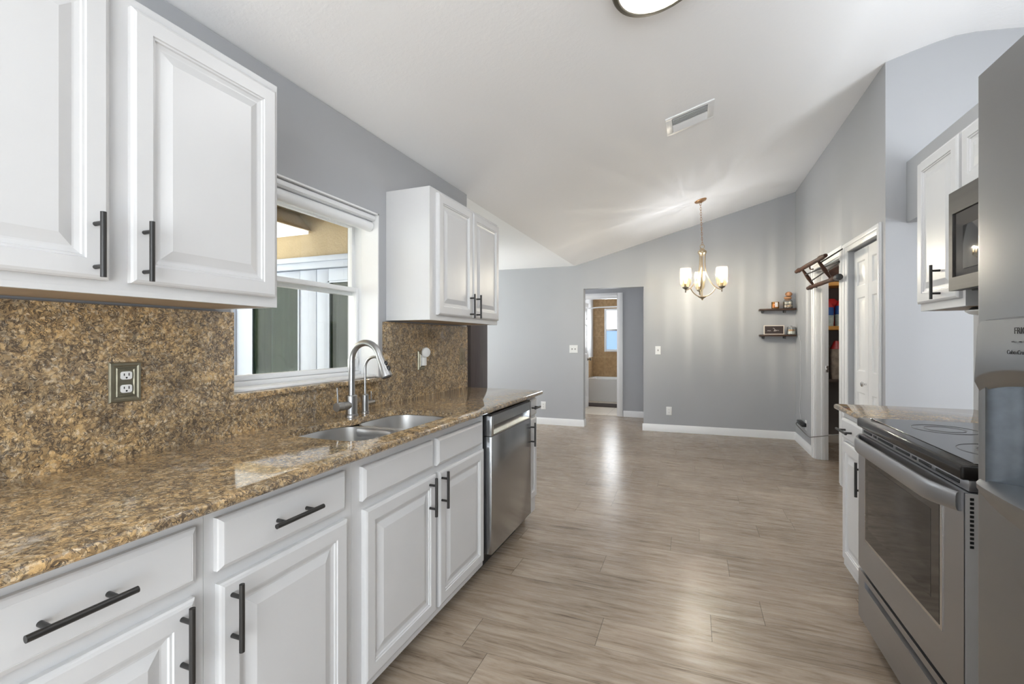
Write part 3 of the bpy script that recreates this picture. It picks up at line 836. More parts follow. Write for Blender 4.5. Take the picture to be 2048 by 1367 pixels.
# countertop with sink cut-out
CX0, CX1, CY0, CY1, CZ = XL + .002, -.966, .20, 3.062, .920
def arc_poly(pts, rad, k=6):
    out = []; n = len(pts)
    for i in range(n):
        p0, p, p1 = Vector(pts[i - 1]), Vector(pts[i]), Vector(pts[(i + 1) % n])
        a, b = (p0 - p), (p1 - p)
        r = min(rad, a.length * .45, b.length * .45)
        s, e = p + a.normalized() * r, p + b.normalized() * r
        for j in range(k + 1):
            q = j / k
            out.append((1 - q) ** 2 * s + 2 * q * (1 - q) * p + q * q * e)
    return out
SINK = [(-1.056, 1.262), (-1.046, 1.60), (-1.046, 1.965), (-1.392, 1.965), (-1.408, 1.72), (-1.385, 1.62), (-1.440, 1.50), (-1.432, 1.262)]
hole = arc_poly([Vector((x, y)) for x, y in SINK], .10)
def slab_with_hole(bm, outer, inner, z0, z1, edge=0.012):
    def loop(pts, z): return [bm.verts.new((p[0], p[1], z)) for p in pts]
    def fill(o, i):
        es = []
        for L in ((o, i) if i else (o,)):
            for k in range(len(L)):
                es.append(bm.edges.get((L[k], L[(k + 1) % len(L)])) or bm.edges.new((L[k], L[(k + 1) % len(L)])))
        bmesh.ops.triangle_fill(bm, edges=es, use_beauty=True)
    def inset(pts, d):
        n = len(pts); out = []
        for i in range(n):
            a, p, b = Vector(pts[i - 1]), Vector(pts[i]), Vector(pts[(i + 1) % n])
            t1, t2 = (p - a).normalized(), (b - p).normalized()
            nn = (Vector((-t1.y, t1.x)) + Vector((-t2.y, t2.x)))
            nn.normalize(); out.append(p + nn * d / max(.5, nn.dot(Vector((-t1.y, t1.x)))))
        return out
    steps = [(edge, z1), (edge * .45, z1 - edge * .15), (edge * .1, z1 - edge * .55), (0, z1 - edge), (0, z0 + edge * .6), (edge * .3, z0 + edge * .15), (edge * .6, z0)]
    rings = [loop(inset(outer, d), z) for d, z in steps]
    skin(bm, rings, caps=False)
    fi = [loop(inner, z1), loop(inner, z1 - .006), loop(inner, z0)] if inner else None
    if fi: skin(bm, fi, caps=False)
    fill(rings[0], fi[0] if fi else None); fill(rings[-1], fi[-1] if fi else None)
bm = BM()
outer = [Vector(p) for p in ((CX0, CY0), (CX1, CY0), (CX1, CY1 - .03), (CX1 - .01, CY1 - .008), (CX1 - .03, CY1), (CX0, CY1))]
slab_with_hole(bm, outer, hole, .8945, CZ)
tag(obj('countertop', bm, 'granite_gold'), 'long speckled gold granite countertop with the sink cut into it', 'countertop')

# backsplash (granite sheet on the left wall)
bm = BM()
ZS0, ZS1 = CZ - .0006, 1.372
x0, x1 = XL + .001, XS
box(bm, x0, x1, .20, WY0, ZS0, ZS1); box(bm, x0, x1, WY0, WY1 + .035, ZS0, WZ0 - .0225)
box(bm, x0, x1, WY1 + .035, 3.074, ZS0, ZS1)
tag(obj('backsplash', bm, 'granite_gold', merge=False, smooth=False), 'speckled gold granite backsplash on the window wall', 'backsplash')

# sink
def sink():
    r = thing('sink', 'double-bowl stainless steel undermount sink in the granite counter', 'sink', (-1.24, 1.6, .68))
    def bowl(pts, depth, dc):
        bm = BM(); pl = arc_poly([Vector(p) for p in pts], .15, 8)
        c = sum(pl, Vector((0, 0))) / len(pl)
        rings = []
        for k, z in ((1.022, .8935), (1.0, .8935), (.995, .876), (.975, .74), (.955, .715), (.90, .702), (.55, .698), (.13, .694)):
            rings.append([bm.verts.new((c.x + (p.x - c.x) * k, c.y + (p.y - c.y) * k, z - (0.0 if z > .8 else depth))) for p in pl])
        skin(bm, rings, caps=False)
        # outer shell so that the bowl has a thickness
        o = []
        for k, z in ((1.022, .8935), (1.02, .888), (1.006, .874), (.985, .735), (.955, .705), (.55, .690)):
            o.append([bm.verts.new((c.x + (p.x - c.x) * k, c.y + (p.y - c.y) * k, z - (0.0 if z > .8 else depth))) for p in pl])
        skin(bm, o, caps=False); bm.faces.new(o[-1])
        b = obj('bowl', bm, 'steel_sink', r)
        bm = BM(); lathe(bm, [(.045, 0), (.045, .003), (.036, .004), (.034, -.004), (.012, -.006), (.012, -.002), (.002, -.002)], (c.x, c.y, .6975 - depth))
        obj('drain', bm, 'chrome', b)
    bowl([(-1.060, 1.27), (-1.052, 1.600), (-1.390, 1.600), (-1.436, 1.50), (-1.430, 1.27)], .0, 0)
    bowl([(-1.052, 1.640), (-1.052, 1.96), (-1.388, 1.96), (-1.402, 1.72), (-1.385, 1.640)], -.03, 0)
    bm = BM(); box(bm, -1.40, -1.052, 1.598, 1.642, .845, .8905, .008)
    obj('divider', bm, 'steel_sink', r)
sink()

# faucets
def faucet():
    x, y = -1.470, 1.700
    r = thing('kitchen_faucet', 'tall brushed nickel pull-down kitchen faucet behind the sink', 'faucet', (x, y, CZ))
    bm = BM(); lathe(bm, [(.030, 0), (.030, .006), (.0255, .010), (.0255, .093), (.0235, .096)], (x, y, CZ)); obj('base', bm, 'nickel_brushed', r)
    bm = BM()
    R = .080; zc = 1.178
    pts = [(x, y, CZ + .093), (x, y, 1.08)] + [(x + R - R * math.cos(a), y, zc + R * math.sin(a)) for a in [PI * i / 14 * .93 for i in range(15)]]
    tube(bm, pts, .0150, 18); obj('neck', bm, 'nickel_brushed', r)
    e = Vector(pts[-1]); d = (Vector(pts[-1]) - Vector(pts[-2])).normalized(); d = (d + Vector((.10, 0, 0))).normalized()
    bm = BM(); lathe(bm, [(.0155, -.004), (.0165, .012), (.0165, .020), (.0185, .045), (.0245, .085), (.0245, .096), (.021, .099)], e, d, 28)
    h = obj('spray_head', bm, 'nickel_brushed', r)
    bm = BM(); lathe(bm, [(.0205, .0985), (.0205, .1015), (.004, .1015)], e, d, 24)
    s = Vector((d.z, 0, -d.x)) * -1
    ball(bm, e + d * .040 + s * .019, .0085, (1, .8, 1.4)); ball(bm, e + d * .066 + s * .0225, .009, (1, .8, 1.5))
    obj('spray_button', bm, 'black_plastic', h, label='black spray face and button')
    bm = BM()
    cyl(bm, (x, y - .018, .972), (x, y - .060, .972), .0185, n=22); cyl(bm, (x, y - .0605, .972), (x, y - .062, .972), .0165, n=22); cyl(bm, (x, y - .0625, .972), (x, y - .098, .972), .0195, .0195, n=22)
    cyl(bm, (x, y - .088, .985), (x, y - .093, 1.058), .0042, n=12)
    obj('lever', bm, 'nickel_brushed', r)
faucet()
def filter_faucet():
    x, y = -1.475, 1.800
    r = thing('filter_faucet', 'small slim water filter faucet beside the tall kitchen faucet', 'faucet', (x, y, CZ))
    bm = BM(); lathe(bm, [(.020, 0), (.020, .004), (.0165, .007), (.0165, .085), (.012, .09)], (x, y, CZ)); obj('base', bm, 'nickel_brushed', r)
    R = .055; zc = 1.135
    pts = [(x, y, CZ + .085)] + [(x + R - R * math.cos(a), y, zc + R * math.sin(a)) for a in [PI * i / 12 * .80 for i in range(13)]]
    bm = BM(); tube(bm, pts, .0062, 12); obj('neck', bm, 'nickel_brushed', r)
    bm = BM(); cyl(bm, (x, y + .012, .966), (x, y + .062, .966), .0115, .0115, n=18); cyl(bm, (x, y + .045, .973), (x, y + .046, 1.018), .003, n=8)
    obj('lever', bm, 'nickel_brushed', r)
filter_faucet()

# granite-wall outlets
def outlet(label, fr, w=.078, h=.118, mat='pewter', sockets=2, t=.009, cat='outlet', group=None, holes=True):
    r = thing('wall_outlet', label, cat, fr(0, -h / 2, 0), group)
    bm = BM()
    if mat == 'pewter':
        loft_rect(bm, fr, -w / 2, w / 2, -h / 2, h / 2, [(0, 0), (0, .003), (.003, .008), (.009, .009), (.013, .0065), (.016, .0065), (.018, .0095), (.021, .0095), (.023, .0065)])
        f0 = .0065
    else:
        loft_rect(bm, fr, -w / 2, w / 2, -h / 2, h / 2, [(0, 0), (0, t * .5), (.003, t * .85), (.008, t)])
        f0 = t
    obj('plate', bm, mat, r)
    if sockets:
        for s in (-1, 1):
            bm = BM(); cy = s * .0195 * (h / .118 if h < .118 else 1)
            q = []
            rr, hw, hh = .0145, .0145, .0118
            for k in range(24):
                a = 2 * PI * k / 24; q.append((max(-hw, min(hw, rr * 1.15 * math.cos(a))), cy + max(-hh, min(hh, rr * 1.05 * math.sin(a)))))
            A = [bm.verts.new(fr(u, v, f0 - .001)) for u, v in q]; B = [bm.verts.new(fr(u, v, f0 + .003)) for u, v in q]
            skin(bm, [A, B])
            so = obj('socket', bm, 'plate_white', r, label='white receptacle face')
            bm = BM()
            for du, dv, hh2 in ((-.0062, .003, .0042), (.0062, .003, .0034)):
                loft_rect(bm, fr, du - .0012, du + .0012, cy + dv - hh2, cy + dv + hh2, [(0, f0 + .002), (0, f0 + .0035)])
            c = fr(0, cy - .0065, f0 + .002); cyl(bm, c, c + fr.d * .0015, .0026, n=12)
            obj('slots', bm, 'slot_black', so, merge=False)
    return r
outlet('pewter-framed double outlet on the granite between the two left base cabinets', Face((XS, .8435, 1.146), (0, -1, 0), (1, 0, 0)), w=.083, h=.118)
# outlet with plug-in night light
r = outlet('grey outlet plate on the granite right of the faucet', Face((XS, 2.440, 1.145), (0, -1, 0), (1, 0, 0)), mat='pewter', w=.075, h=.115, sockets=0)
bm = BM(); loft_rect(bm, Face((XS, 2.440, 1.145), (0, -1, 0), (1, 0, 0)), -.017, .017, -.034, .034, [(0, .006), (0, .009), (.002, .010)]); obj('socket', bm, 'plate_white', r)
r = thing('night_light', 'white round plug-in night light in the outlet right of the faucet', 'night light', (XS + .03, 2.440, 1.115))
bm = BM(); box(bm, XS + .0105, XS + .034, 2.426, 2.454, 1.113, 1.165, .003); obj('plug_body', bm, 'plastic_white', r)
bm = BM(); lathe(bm, [(.004, -.008), (.024, -.006), (.030, 0), (.031, .008), (.028, .014), (.015, .018), (.002, .019)], (XS + .030, 2.444, 1.195), (1, -.35, 0), 30); obj('lens', bm, 'plastic_white', r)
# granite-coloured blank plate
bm = BM(); fr = Face((XS, 2.985, 1.152), (0, -1, 0), (1, 0, 0)); loft_rect(bm, fr, -.038, .038, -.058, .058, [(0, 0), (0, .003), (.003, .007), (.008, .008), (.011, .006), (.014, .006)])
r = obj('switch_plate', bm, 'plate_bronze'); tag(r, 'dull bronze switch plate at the far end of the granite backsplash', 'switch plate')
bm = BM(); loft_rect(bm, fr, -.016, .016, -.033, .033, [(0, .006), (0, .008), (.003, .010)]); obj('rocker', bm, 'plate_bronze', r)

# ---- upper cabinets, left
XU = -1.310      # face frame plane
def upper(label, y0, y1, z0, z1, doors, xw, xf, out, handles=True, group='white wall cabinets'):
    r = thing('wall_cabinet', label, 'cabinet', ((xw + xf) / 2, (y0 + y1) / 2, z0), group)
    bm = BM(); g = .0
    box(bm, xw, xf, y0, y1, z0 + .014, z1)
    # face frame and side skirts drop below the box floor
    box(bm, xf - out * .018, xf, y0, y1, z0, z0 + .0139); box(bm, xw, xf - out * .0181, y0, y0 + .016, z0, z0 + .0139); box(bm, xw, xf - out * .0181, y1 - .016, y1, z0, z0 + .0139)
    obj('body', bm, 'white_paint', r, merge=False)
    bm = BM(); box(bm, xw + out * .002, xf - out * .0185, y0 + .0165, y1 - .0165, z0 + .001, z0 + .0138); obj('bottom_panel', bm, 'cab_underside', r, label='bare wood underside')
    for (a, b, c, e, h, hz) in doors:
        d = leaf(r, 'door', a, b, c, e, xf, out)
        if h is not None: bar_pull(d, (xf + out * .020, h, hz), (0, 0, 1), (out, 0, 0), length=.150, spacing=.100)
    return r
upper('large white two-door wall cabinet left of the kitchen window', .215, 1.150, 1.380, 2.128, [(.240, .664, 1.412, 2.100, .633, 1.490), (.709, 1.134, 1.412, 2.100, .735, 1.492)], XL + .001, XU, 1)
upper('white two-door wall cabinet right of the kitchen window', 2.118, 3.030, 1.380, 2.098, [(2.182, 2.600, 1.410, 2.080, 2.560, 1.482), (2.608, 3.020, 1.410, 2.080, 2.650, 1.483)], XL + .001, XU, 1)

# ================================================================== RIGHT SIDE
# base cabinet + counter
r = thing('base_cabinet', 'white base cabinet with one drawer at the far end of the range side', 'cabinet', (1.04, 2.7, 0))
bm = BM(); box(bm, .748, XR - .002, 2.425, 2.905, .085, .893); obj('body', bm, 'white_paint', r)
bm = BM(); box(bm, .82, XR - .01, 2.425, 2.905, 0, .085); obj('toe_kick', bm, 'kick_dark', r)
d = leaf(r, 'drawer', 2.45, 2.880, .762, .868, .748, -1, DRAWER); bar_pull(d, (.728, 2.755, .812), (0, 1, 0), (-1, 0, 0))
d = leaf(r, 'door', 2.45, 2.862, .135, .745, .748, -1); bar_pull(d, (.728, 2.530, .630), (0, 0, 1), (-1, 0, 0))
bm = BM(); slab_with_hole(bm, [Vector(p) for p in ((.722, 2.412), (XR - .002, 2.412), (XR - .002, 3.020), (.75, 3.020), (.73, 3.01), (.722, 2.99))], None, .8945, CZ)
tag(obj('countertop', bm, 'granite_gold'), 'short speckled gold granite countertop beyond the range', 'countertop')

# range
def kitchen_range():
    x, y0, y1 = .670, 1.570, 2.398
    r = thing('range', 'stainless steel electric range with black glass cooktop', 'oven', (.98, (y0 + y1) / 2, 0))
    bm = BM(); box(bm, x + .045, XR - .02, y0 + .004, y1 - .004, .03, .902); obj('body', bm, 'steel_range', r)
    bm = BM()
    bm.free()
    for yy in (y0 + .05, y1 - .05):
        for xx in (x + .10, XR - .08): bm = BM(); cyl(bm, (xx, yy, 0), (xx, yy, .031), .016); obj('foot', bm, 'black_plastic', r)
    bm = BM(); box(bm, x - .006, XR - .03, y0 - .002, y1 + .002, .898, .937, .007, 3); obj('cooktop', bm, 'black_enamel', r, label='black cooktop frame')
    top = r.children[-1]
    bm = BM(); box(bm, x + .035, XR - .09, y0 + .025, y1 - .025, .9371, .9392, .0008, 1); g = obj('glass_top', bm, 'cooktop_glass', top)
    for cx, cy, rr in ((x + .20, y0 + .22, .115), (x + .20, y1 - .23, .095), (x + .47, y0 + .21, .085), (x + .47, y1 - .22, .115)):
        for q in (rr, rr * .62):
            pts = [(cx + q * math.cos(2 * PI * i / 48), cy + q * math.sin(2 * PI * i / 48), .9392) for i in range(48)]
            bm = BM(); tube(bm, pts, .0012, 4, closed=True); obj('burner_ring', bm, 'ring_grey', top, label='grey burner ring')
    # vent strip with slots
    bm = BM(); box(bm, x + .012, x + .044, y0 + .004, y1 - .004, .868, .8975, .002); v = obj('vent_strip', bm, 'steel_range', r)
    for a, b in ((.03, .12), (.14, .17), (.19, .33), (.36, .47), (.49, .52), (.54, .62), (.65, .78)):
        bm = BM(); box(bm, x + .0095, x + .013, y1 - b, y1 - a, .878, .887, .001); obj('vent_slot', bm, 'slot_black', v)
    # door: frame around the glass
    wy0, wy1, wz0, wz1 = 1.690, 2.300, .445, .800
    bm = BM()
    dz0, dz1 = .300, .866
    fr = Face((x + .042, y1, 0), (0, -1, 0), (-1, 0, 0))
    W = y1 - y0
    a0, a1 = y1 - wy1, y1 - wy0
    # outer door ring
    for (p, q, c, e) in ((0, a0, dz0, dz1), (a1, W, dz0, dz1), (a0, a1, dz0, wz0), (a0, a1, wz1, dz1)):
        box(bm, x, x + .042, y1 - q, y1 - p, c, e)
    bmesh.ops.remove_doubles(bm, verts=bm.verts, dist=1e-5)
    dr = obj('oven_door', bm, 'steel_range', r)
    bm = BM(); loft_rect(bm, Face((x + .020, 0, 0), (0, 1, 0), (-1, 0, 0)), wy0 - .012, wy1 + .012, wz0 - .012, wz1 + .012, [(0, .020), (0, .0225), (.003, .0235), (.011, .0235), (.012, .0225)])
    obj('window_trim', bm, 'steel_light', dr)
    bm = BM(); loft_rect(bm, Face((x + .020, 0, 0), (0, 1, 0), (-1, 0, 0)), wy0, wy1, wz0, wz1, [(0, 0), (0, .024), (.0005, .0245)]); gl = obj('oven_window', bm, 'oven_glass', dr, label='dark oven window')
    bm = BM(); loft_rect(bm, Face((x + .020, 0, 0), (0, 1, 0), (-1, 0, 0)), wy0 + .05, wy1 - .035, wz0 + .055, wz1 - .035, [(0, .0243), (0, .0250), (.001, .0251)])
    obj('inner_window', bm, 'black_glass', dr)
    # handle: bowed bar
    bm = BM()
    n = 20; rings = []
    for i in range(n + 1):
        s = i / n; yy = y1 - .012 - (W - .024) * s
        bow = min(1.0, math.sin(PI * min(s, 1 - s) / .16 / 2) if min(s, 1 - s) < .16 else 1.0)
        xc = x - .004 - .034 * bow
        hz = .030 - .004 * (1 - bow)
        rings.append([bm.verts.new((xc + .0085 * math.copysign(abs(math.cos(t)) ** .7, math.cos(t)), yy, .838 + hz * math.copysign(abs(math.sin(t)) ** .7, math.sin(t)))) for t in [2 * PI * k / 14 for k in range(14)]])
    skin(bm, rings); obj('door_handle', bm, 'steel_range', dr, label='bowed steel door handle')
    bm = BM(); box(bm, x + .003, x + .048, y0 - .0012, y0 - .0001, .085, .864); obj('door_edge', bm, 'edge_lit', dr, label='steel door edge coloured pale as if lit')  # light on the steel edge put in as a paler grey
    # side vents on the door edge
    for k in range(12): bm = BM(); box(bm, x + .012, x + .020, y0 - .0022, y0 - .0008, .720 + k * .0115, .727 + k * .0115); obj('edge_vent', bm, 'slot_black', dr)
    # drawer with pull recess
    bm = BM()
    z0, z1 = .082, .286
    pz0, pz1 = .235, .262
    prism(bm, [(x + .04, z0), (x, z0), (x, pz0), (x + .022, pz0 + .004), (x + .022, pz1), (x, pz1), (x, z1), (x + .04, z1)], 1, y0 + .07, y1 - .075)
    box(bm, x, x + .04, y0, y0 + .07, z0, z1); box(bm, x, x + .04, y1 - .075, y1, z0, z1)
    obj('storage_drawer', bm, 'steel_range', r, label='steel storage drawer with long recessed pull')
    bm = BM(); box(bm, x + .05, XR - .05, y0 + .02, y1 - .02, .02, .06); obj('kick_panel', bm, 'black_plastic', r)
    bm = BM(); box(bm, XR - .075, XR - .004, y0 + .004, y1 - .004, .9395, 1.10, .006); obj('backguard', bm, 'steel_range', r)
kitchen_range()

# fridge
def fridge():
    x, y0, y1, zt = .520, .270, 1.178, 1.785
    r = thing('refrigerator', 'stainless steel side-by-side refrigerator with ice and water dispenser', 'refrigerator', (.92, (y0 + y1) / 2, 0))
    bm = BM(); box(bm, x + .072, XR - .02, y0 + .006, y1 - .006, .03, zt - .01, .006); obj('body', bm, 'steel_fridge', r)
    bm = BM(); box(bm, x + .08, XR - .05, y0 + .01, y1 - .01, 0, .03); obj('base_grille', bm, 'black_plastic', r)
    bm = BM(); box(bm, x, x + .065, y0, .806, .05, zt, .014, 4); d2 = obj('fridge_door', bm, 'steel_fridge', r)
    # freezer door with dispenser hole
    ry0, ry1, rz0, rz1 = .852, 1.142, 1.000, 1.198
    bm = BM()
    ya, yb = .812, y1
    box(bm, x + .012, x + .065, ya, yb, .05, rz0); box(bm, x + .012, x + .065, ya, yb, rz1, zt - .001)
    box(bm, x + .012, x + .065, ya, ry0, rz0, rz1); box(bm, x + .012, x + .065, ry1, yb, rz0, rz1)
    # skin with rounded vertical edges
    def strip(pa, pb, zl, zh, ra, rb):
        pr = []
        R = .014
        if ra: pr += [(x + R - R * math.sin(t), pa + R - R * math.cos(t)) for t in [PI / 2 * k / 5 for k in range(6)]]
        else: pr += [(x, pa)]
        if rb: pr += [(x + R - R * math.cos(t), pb - R + R * math.sin(t)) for t in [PI / 2 * k / 5 for k in range(6)]]
        else: pr += [(x, pb)]
        pr = [(x + R, pa)] + pr + [(x + R, pb)]
        prism(bm, pr, 2, zl, zh)
    strip(ya, yb, .05, rz0, True, True); strip(ya, yb, rz1, zt, True, True); strip(ya, ry0, rz0, rz1, True, False); strip(ry1, yb, rz0, rz1, False, True)
    fd = obj('freezer_door', bm, 'steel_fridge', r, merge=False)
    # recess
    bm = BM()
    X1 = x + .062
    def inw(*p): return quad(bm, *p)
    c = .018
    pl = [(x - .001, ry1), (x + .010, ry1 - .012), (X1, ry1 - .030), (X1, ry0 + .030), (x + .010, ry0 + .012), (x - .001, ry0)]
    A = [bm.verts.new((p[0], p[1], rz0)) for p in pl]; B = [bm.verts.new((p[0], p[1], rz1)) for p in pl]
    for i in range(5): bm.faces.new((A[i], A[i + 1], B[i + 1], B[i]))
    bm.faces.new(A); bm.faces.new(B)
    rc = obj('dispenser_recess', bm, 'dispenser_dark', fd, label='dark recess of the dispenser')
    bm = BM(); box(bm, X1 - .006, X1 - .001, ry0 + .05, ry1 - .055, rz0 + .02, rz1 - .01, .003); obj('paddle', bm, 'nickel_brushed', fd, label='shiny dispenser paddle')
    for yy, rr in ((1.02, .018), (.96, .014)): bm = BM(); cyl(bm, (x + .034, yy, rz1 - .012), (x + .034, yy, rz1 - .001), rr); obj('nozzle', bm, 'black_plastic', fd, label='black dispenser nozzle')
    # control panel, swelling out of the door with a curved lower lip
    bm = BM(); n = 24; pa, pb = .838, 1.163; T = []; Bm = []; lip = []; pz = 1.307
    rows = []
    for i in range(n + 1):
        s = i / n; yy = pb + (pa - pb) * s
        k = math.sin(PI * s) ** .6
        zl = 1.188 + .030 * k
        zt2 = pz - (.012 * (1 - min(1, min(s, 1 - s) / .06)) ** 2)
        sw = .004 + .012 * k
        rows.append([(x + .004, yy, zt2 + .006 * k), (x - .003 - .004 * k, yy, zt2), (x - .004 - sw * .5, yy, (zt2 + zl) / 2), (x - .004 - sw, yy, zl + .003), (x - .003 - sw, yy, zl), (x + .002, yy, zl - .022 - .004 * k)])
    V = [[bm.verts.new(p) for p in row] for row in rows]
    for i in range(n):
        for j in range(5): bm.faces.new((V[i][j], V[i + 1][j], V[i + 1][j + 1], V[i][j + 1]))
    obj('control_panel', bm, 'steel_fridge', fd, label='steel dispenser control panel')
    # drip tray with curved lip
    bm = BM(); rows = []
    for i in range(n + 1):
        s = i / n; yy = pb + .002 + (pa - pb - .004) * s; k = math.sin(PI * s) ** .5
        rows.append([(X1 - .004, yy, rz0 + .001), (x + .004, yy, rz0 + .004), (x - .004 - .016 * k, yy, rz0 - .006), (x - .004 - .016 * k, yy, rz0 - .014), (x + .003, yy, rz0 - .020 - .040 * k)])
    V = [[bm.verts.new(p) for p in row] for row in rows]
    for i in range(n):
        for j in range(4): bm.faces.new((V[i][j], V[i + 1][j], V[i + 1][j + 1], V[i][j + 1]))
    obj('drip_tray', bm, 'steel_fridge', fd)
    # door handles
    for nm, yy, par in (('handle', .772, d2), ('handle', .846, fd)):
        bm = BM(); yy2 = yy
        tube(bm, smooth_path([(x + .002, yy2, .62), (x - .050, yy2, .66), (x - .058, yy2, .9), (x - .058, yy2, 1.3), (x - .050, yy2, 1.62), (x + .002, yy2, 1.66)], 5), .012, 12)
        obj(nm, bm, 'steel_light', par)
    # lettering
    def text(body, y, z, size, xo, par):
        cu = bpy.data.curves.new('lettering', 'FONT'); cu.body = body; cu.size = size; cu.extrude = .0003
        to = bpy.data.objects.new('lettering_curve', cu); COL.objects.link(to)
        bpy.context.view_layer.update()
        me = bpy.data.meshes.new_from_object(to.evaluated_get(bpy.context.evaluated_depsgraph_get()))
        bpy.data.objects.remove(to); bpy.data.curves.remove(cu)
        M = Matrix(((0, 0, -1, xo), (-1, 0, 0, y), (0, 1, 0, z), (0, 0, 0, 1)))
        me.transform(M); me.transform(Matrix.Translation(-base_of(par)))
        me.materials.clear(); me.materials.append(MATS['slot_black'])
        o = bpy.data.objects.new('lettering', me); COL.objects.link(o); o.parent = par
        return o
    text('FRIGIDAIRE', 1.0375, 1.281, .0155, x - .0112, fd)
    text('Cube  Crush  Water', 1.0440, 1.2465, .0100, x - .0172, fd)
    for k in range(5): bm = BM(); box(bm, x - .0135, x - .0122, 1.0355 - k * .019, 1.0395 - k * .019, 1.2665, 1.2682); obj('indicator_light', bm, 'slot_black', fd)
fridge()

# upper cabinets and microwave on the right
upper('white single-door wall cabinet at the far end over the range side counter', 2.400, 2.792, 1.410, 2.132, [(2.420, 2.804 - .02, 1.444, 2.118, 2.556, 1.526)], XR - .001, 1.030, -1)
r = thing('wall_cabinet', 'short white cabinet above the microwave', 'cabinet', (1.18, 2.0, 1.87), 'white wall cabinets')
bm = BM(); box(bm, 1.030, XR - .001, 1.545, 2.399, 1.868, 2.132); obj('body', bm, 'white_paint', r)
leaf(r, 'door', 1.56, 1.965, 1.880, 2.118, 1.030, -1); leaf(r, 'door', 1.975, 2.392, 1.880, 2.118, 1.030, -1)
def microwave():
    x, y0, y1, z0, z1 = .965, 1.560, 2.372, 1.468, 1.860
    r = thing('microwave', 'stainless over-the-range microwave with dark window', 'microwave', (1.15, (y0 + y1) / 2, z0))
    bm = BM(); box(bm, x + .04, XR - .002, y0 + .002, y1 - .002, z0 + .004, z1 + .006); obj('body', bm, 'steel_microwave', r)
    bm = BM()
    gy0, gy1, gz0, gz1 = 1.80, 2.345, 1.520, 1.772
    for a, b, c, e in ((y0, gy0, z0, z1), (gy1, y1, z0, z1), (gy0, gy1, z0, gz0), (gy0, gy1, gz1, z1)): box(bm, x, x + .038, a, b, c, e)
    d = obj('door', bm, 'steel_microwave', r)
    bm = BM(); box(bm, x + .006, x + .03, gy0 - .0, gy1, gz0, gz1); obj('window', bm, 'oven_glass', d, label='dark microwave window')
    bm = BM(); box(bm, x + .002, x + .0065, gy0 + .1, gy1 - .07, gz0 + .025, gz1 - .06, .002); obj('window_screen', bm, 'black_glass', d)
    bm = BM(); cyl(bm, (x - .028, 1.77, 1.50), (x - .028, 1.77, 1.83), .010)
    for zz in (1.52, 1.81): cyl(bm, (x - .028, 1.77, zz), (x + .001, 1.77, zz), .007)
    obj('handle', bm, 'steel_light', d, merge=False)
    bm = BM(); box(bm, x + .05, XR - .06, y0 + .05, y1 - .05, z0 - .004, z0 + .005); obj('bottom_vent', bm, 'kick_dark', r)
microwave()
r = thing('puck_light', 'white round puck light under the far wall cabinet on the range side', 'light', (1.150, 2.52, 1.390))
bm = BM(); lathe(bm, [(.055, 0), (.055, .010), (.045, .0200)], (1.150, 2.52, 1.3905), n=36); obj('housing', bm, 'kick_dark', r)
bm = BM(); lathe(bm, [(.005, -.017), (.03, -.015), (.052, -.009), (.066, .002), (.066, .007), (.056, .0065)], (1.150, 2.52, 1.3905), n=36); obj('lens', bm, 'plastic_white', r)

# ================================================================== CEILING FIXTURES
SL = math.atan(.28)
r = thing('ceiling_light', 'flush round ceiling light with bronze rim at the top of the picture', 'ceiling light', (-.120, 1.905, vault(-.120)), rot=(0, -SL, 0))
bm = BM(); lathe(bm, [(.13, 0), (.185, -.016), (.208, -.045), (.213, -.064), (.209, -.074), (.193, -.078), (.188, -.076), (.188, -.060)], n=64, caps=False); obj('rim', bm, 'rim_bronze', r, local=True)
bm = BM(); lathe(bm, [(.1875, -.073), (.175, -.080), (.145, -.090), (.10, -.098), (.05, -.103), (.003, -.104)], n=64, caps=False); obj('glass_dome', bm, 'lamp_dome', r, local=True)
for k in range(3):
    a = PI / 2 - .42 + k * 2 * PI / 3
    bm = BM(); ball(bm, (.212 * math.cos(a), .212 * math.sin(a), -.070), .007); obj('screw', bm, 'chrome', r, local=True)
L = bpy.data.lights.new('ceiling_bulb', 'POINT'); L.energy = 22; L.color = (.98, .985, 1); L.shadow_soft_size = .03
lo = bpy.data.objects.new('ceiling_bulb', L); COL.objects.link(lo); lo.location = (-.120 + .05 * math.sin(SL), 1.905, vault(-.120) - .05)

# vent
r = thing('ceiling_vent', 'white metal air vent in the vaulted ceiling', 'vent', (-.02, 3.42, vault(-.02)), rot=(0, -SL, 0))
hw, hh = .160, .135
bm = BM()
for a, b, c, e in ((-hw, hw, -hh, -hh + .030), (-hw, hw, hh - .030, hh), (-hw, -hw + .042, -hh + .030, hh - .030), (hw - .042, hw, -hh + .030, hh - .030)):
    box(bm, a, b, c, e, -.010, 0, .002)
obj('frame', bm, 'trim_white', r, local=True, merge=False)
bm = BM(); box(bm, -hw + .04, hw - .04, -hh + .028, hh - .028, -.0012, -.0002); obj('duct', bm, 'kick_dark', r, local=True)
for k in range(10):
    bm = BM(); y = -hh + .038 + k * .0196
    t = .011
    s = 1 if k < 5 else -1
    a = .75 * s
    c, sn = math.cos(a), math.sin(a)
    pr = [(-t, -.0008), (t, -.0008), (t, .0008), (-t, .0008)]
    prism(bm, [(y + u * c - w * sn, -.0095 + u * sn + w * c) for u, w in pr], 0, -hw + .043, hw - .043)
    obj('slat', bm, 'trim_white', r, local=True)

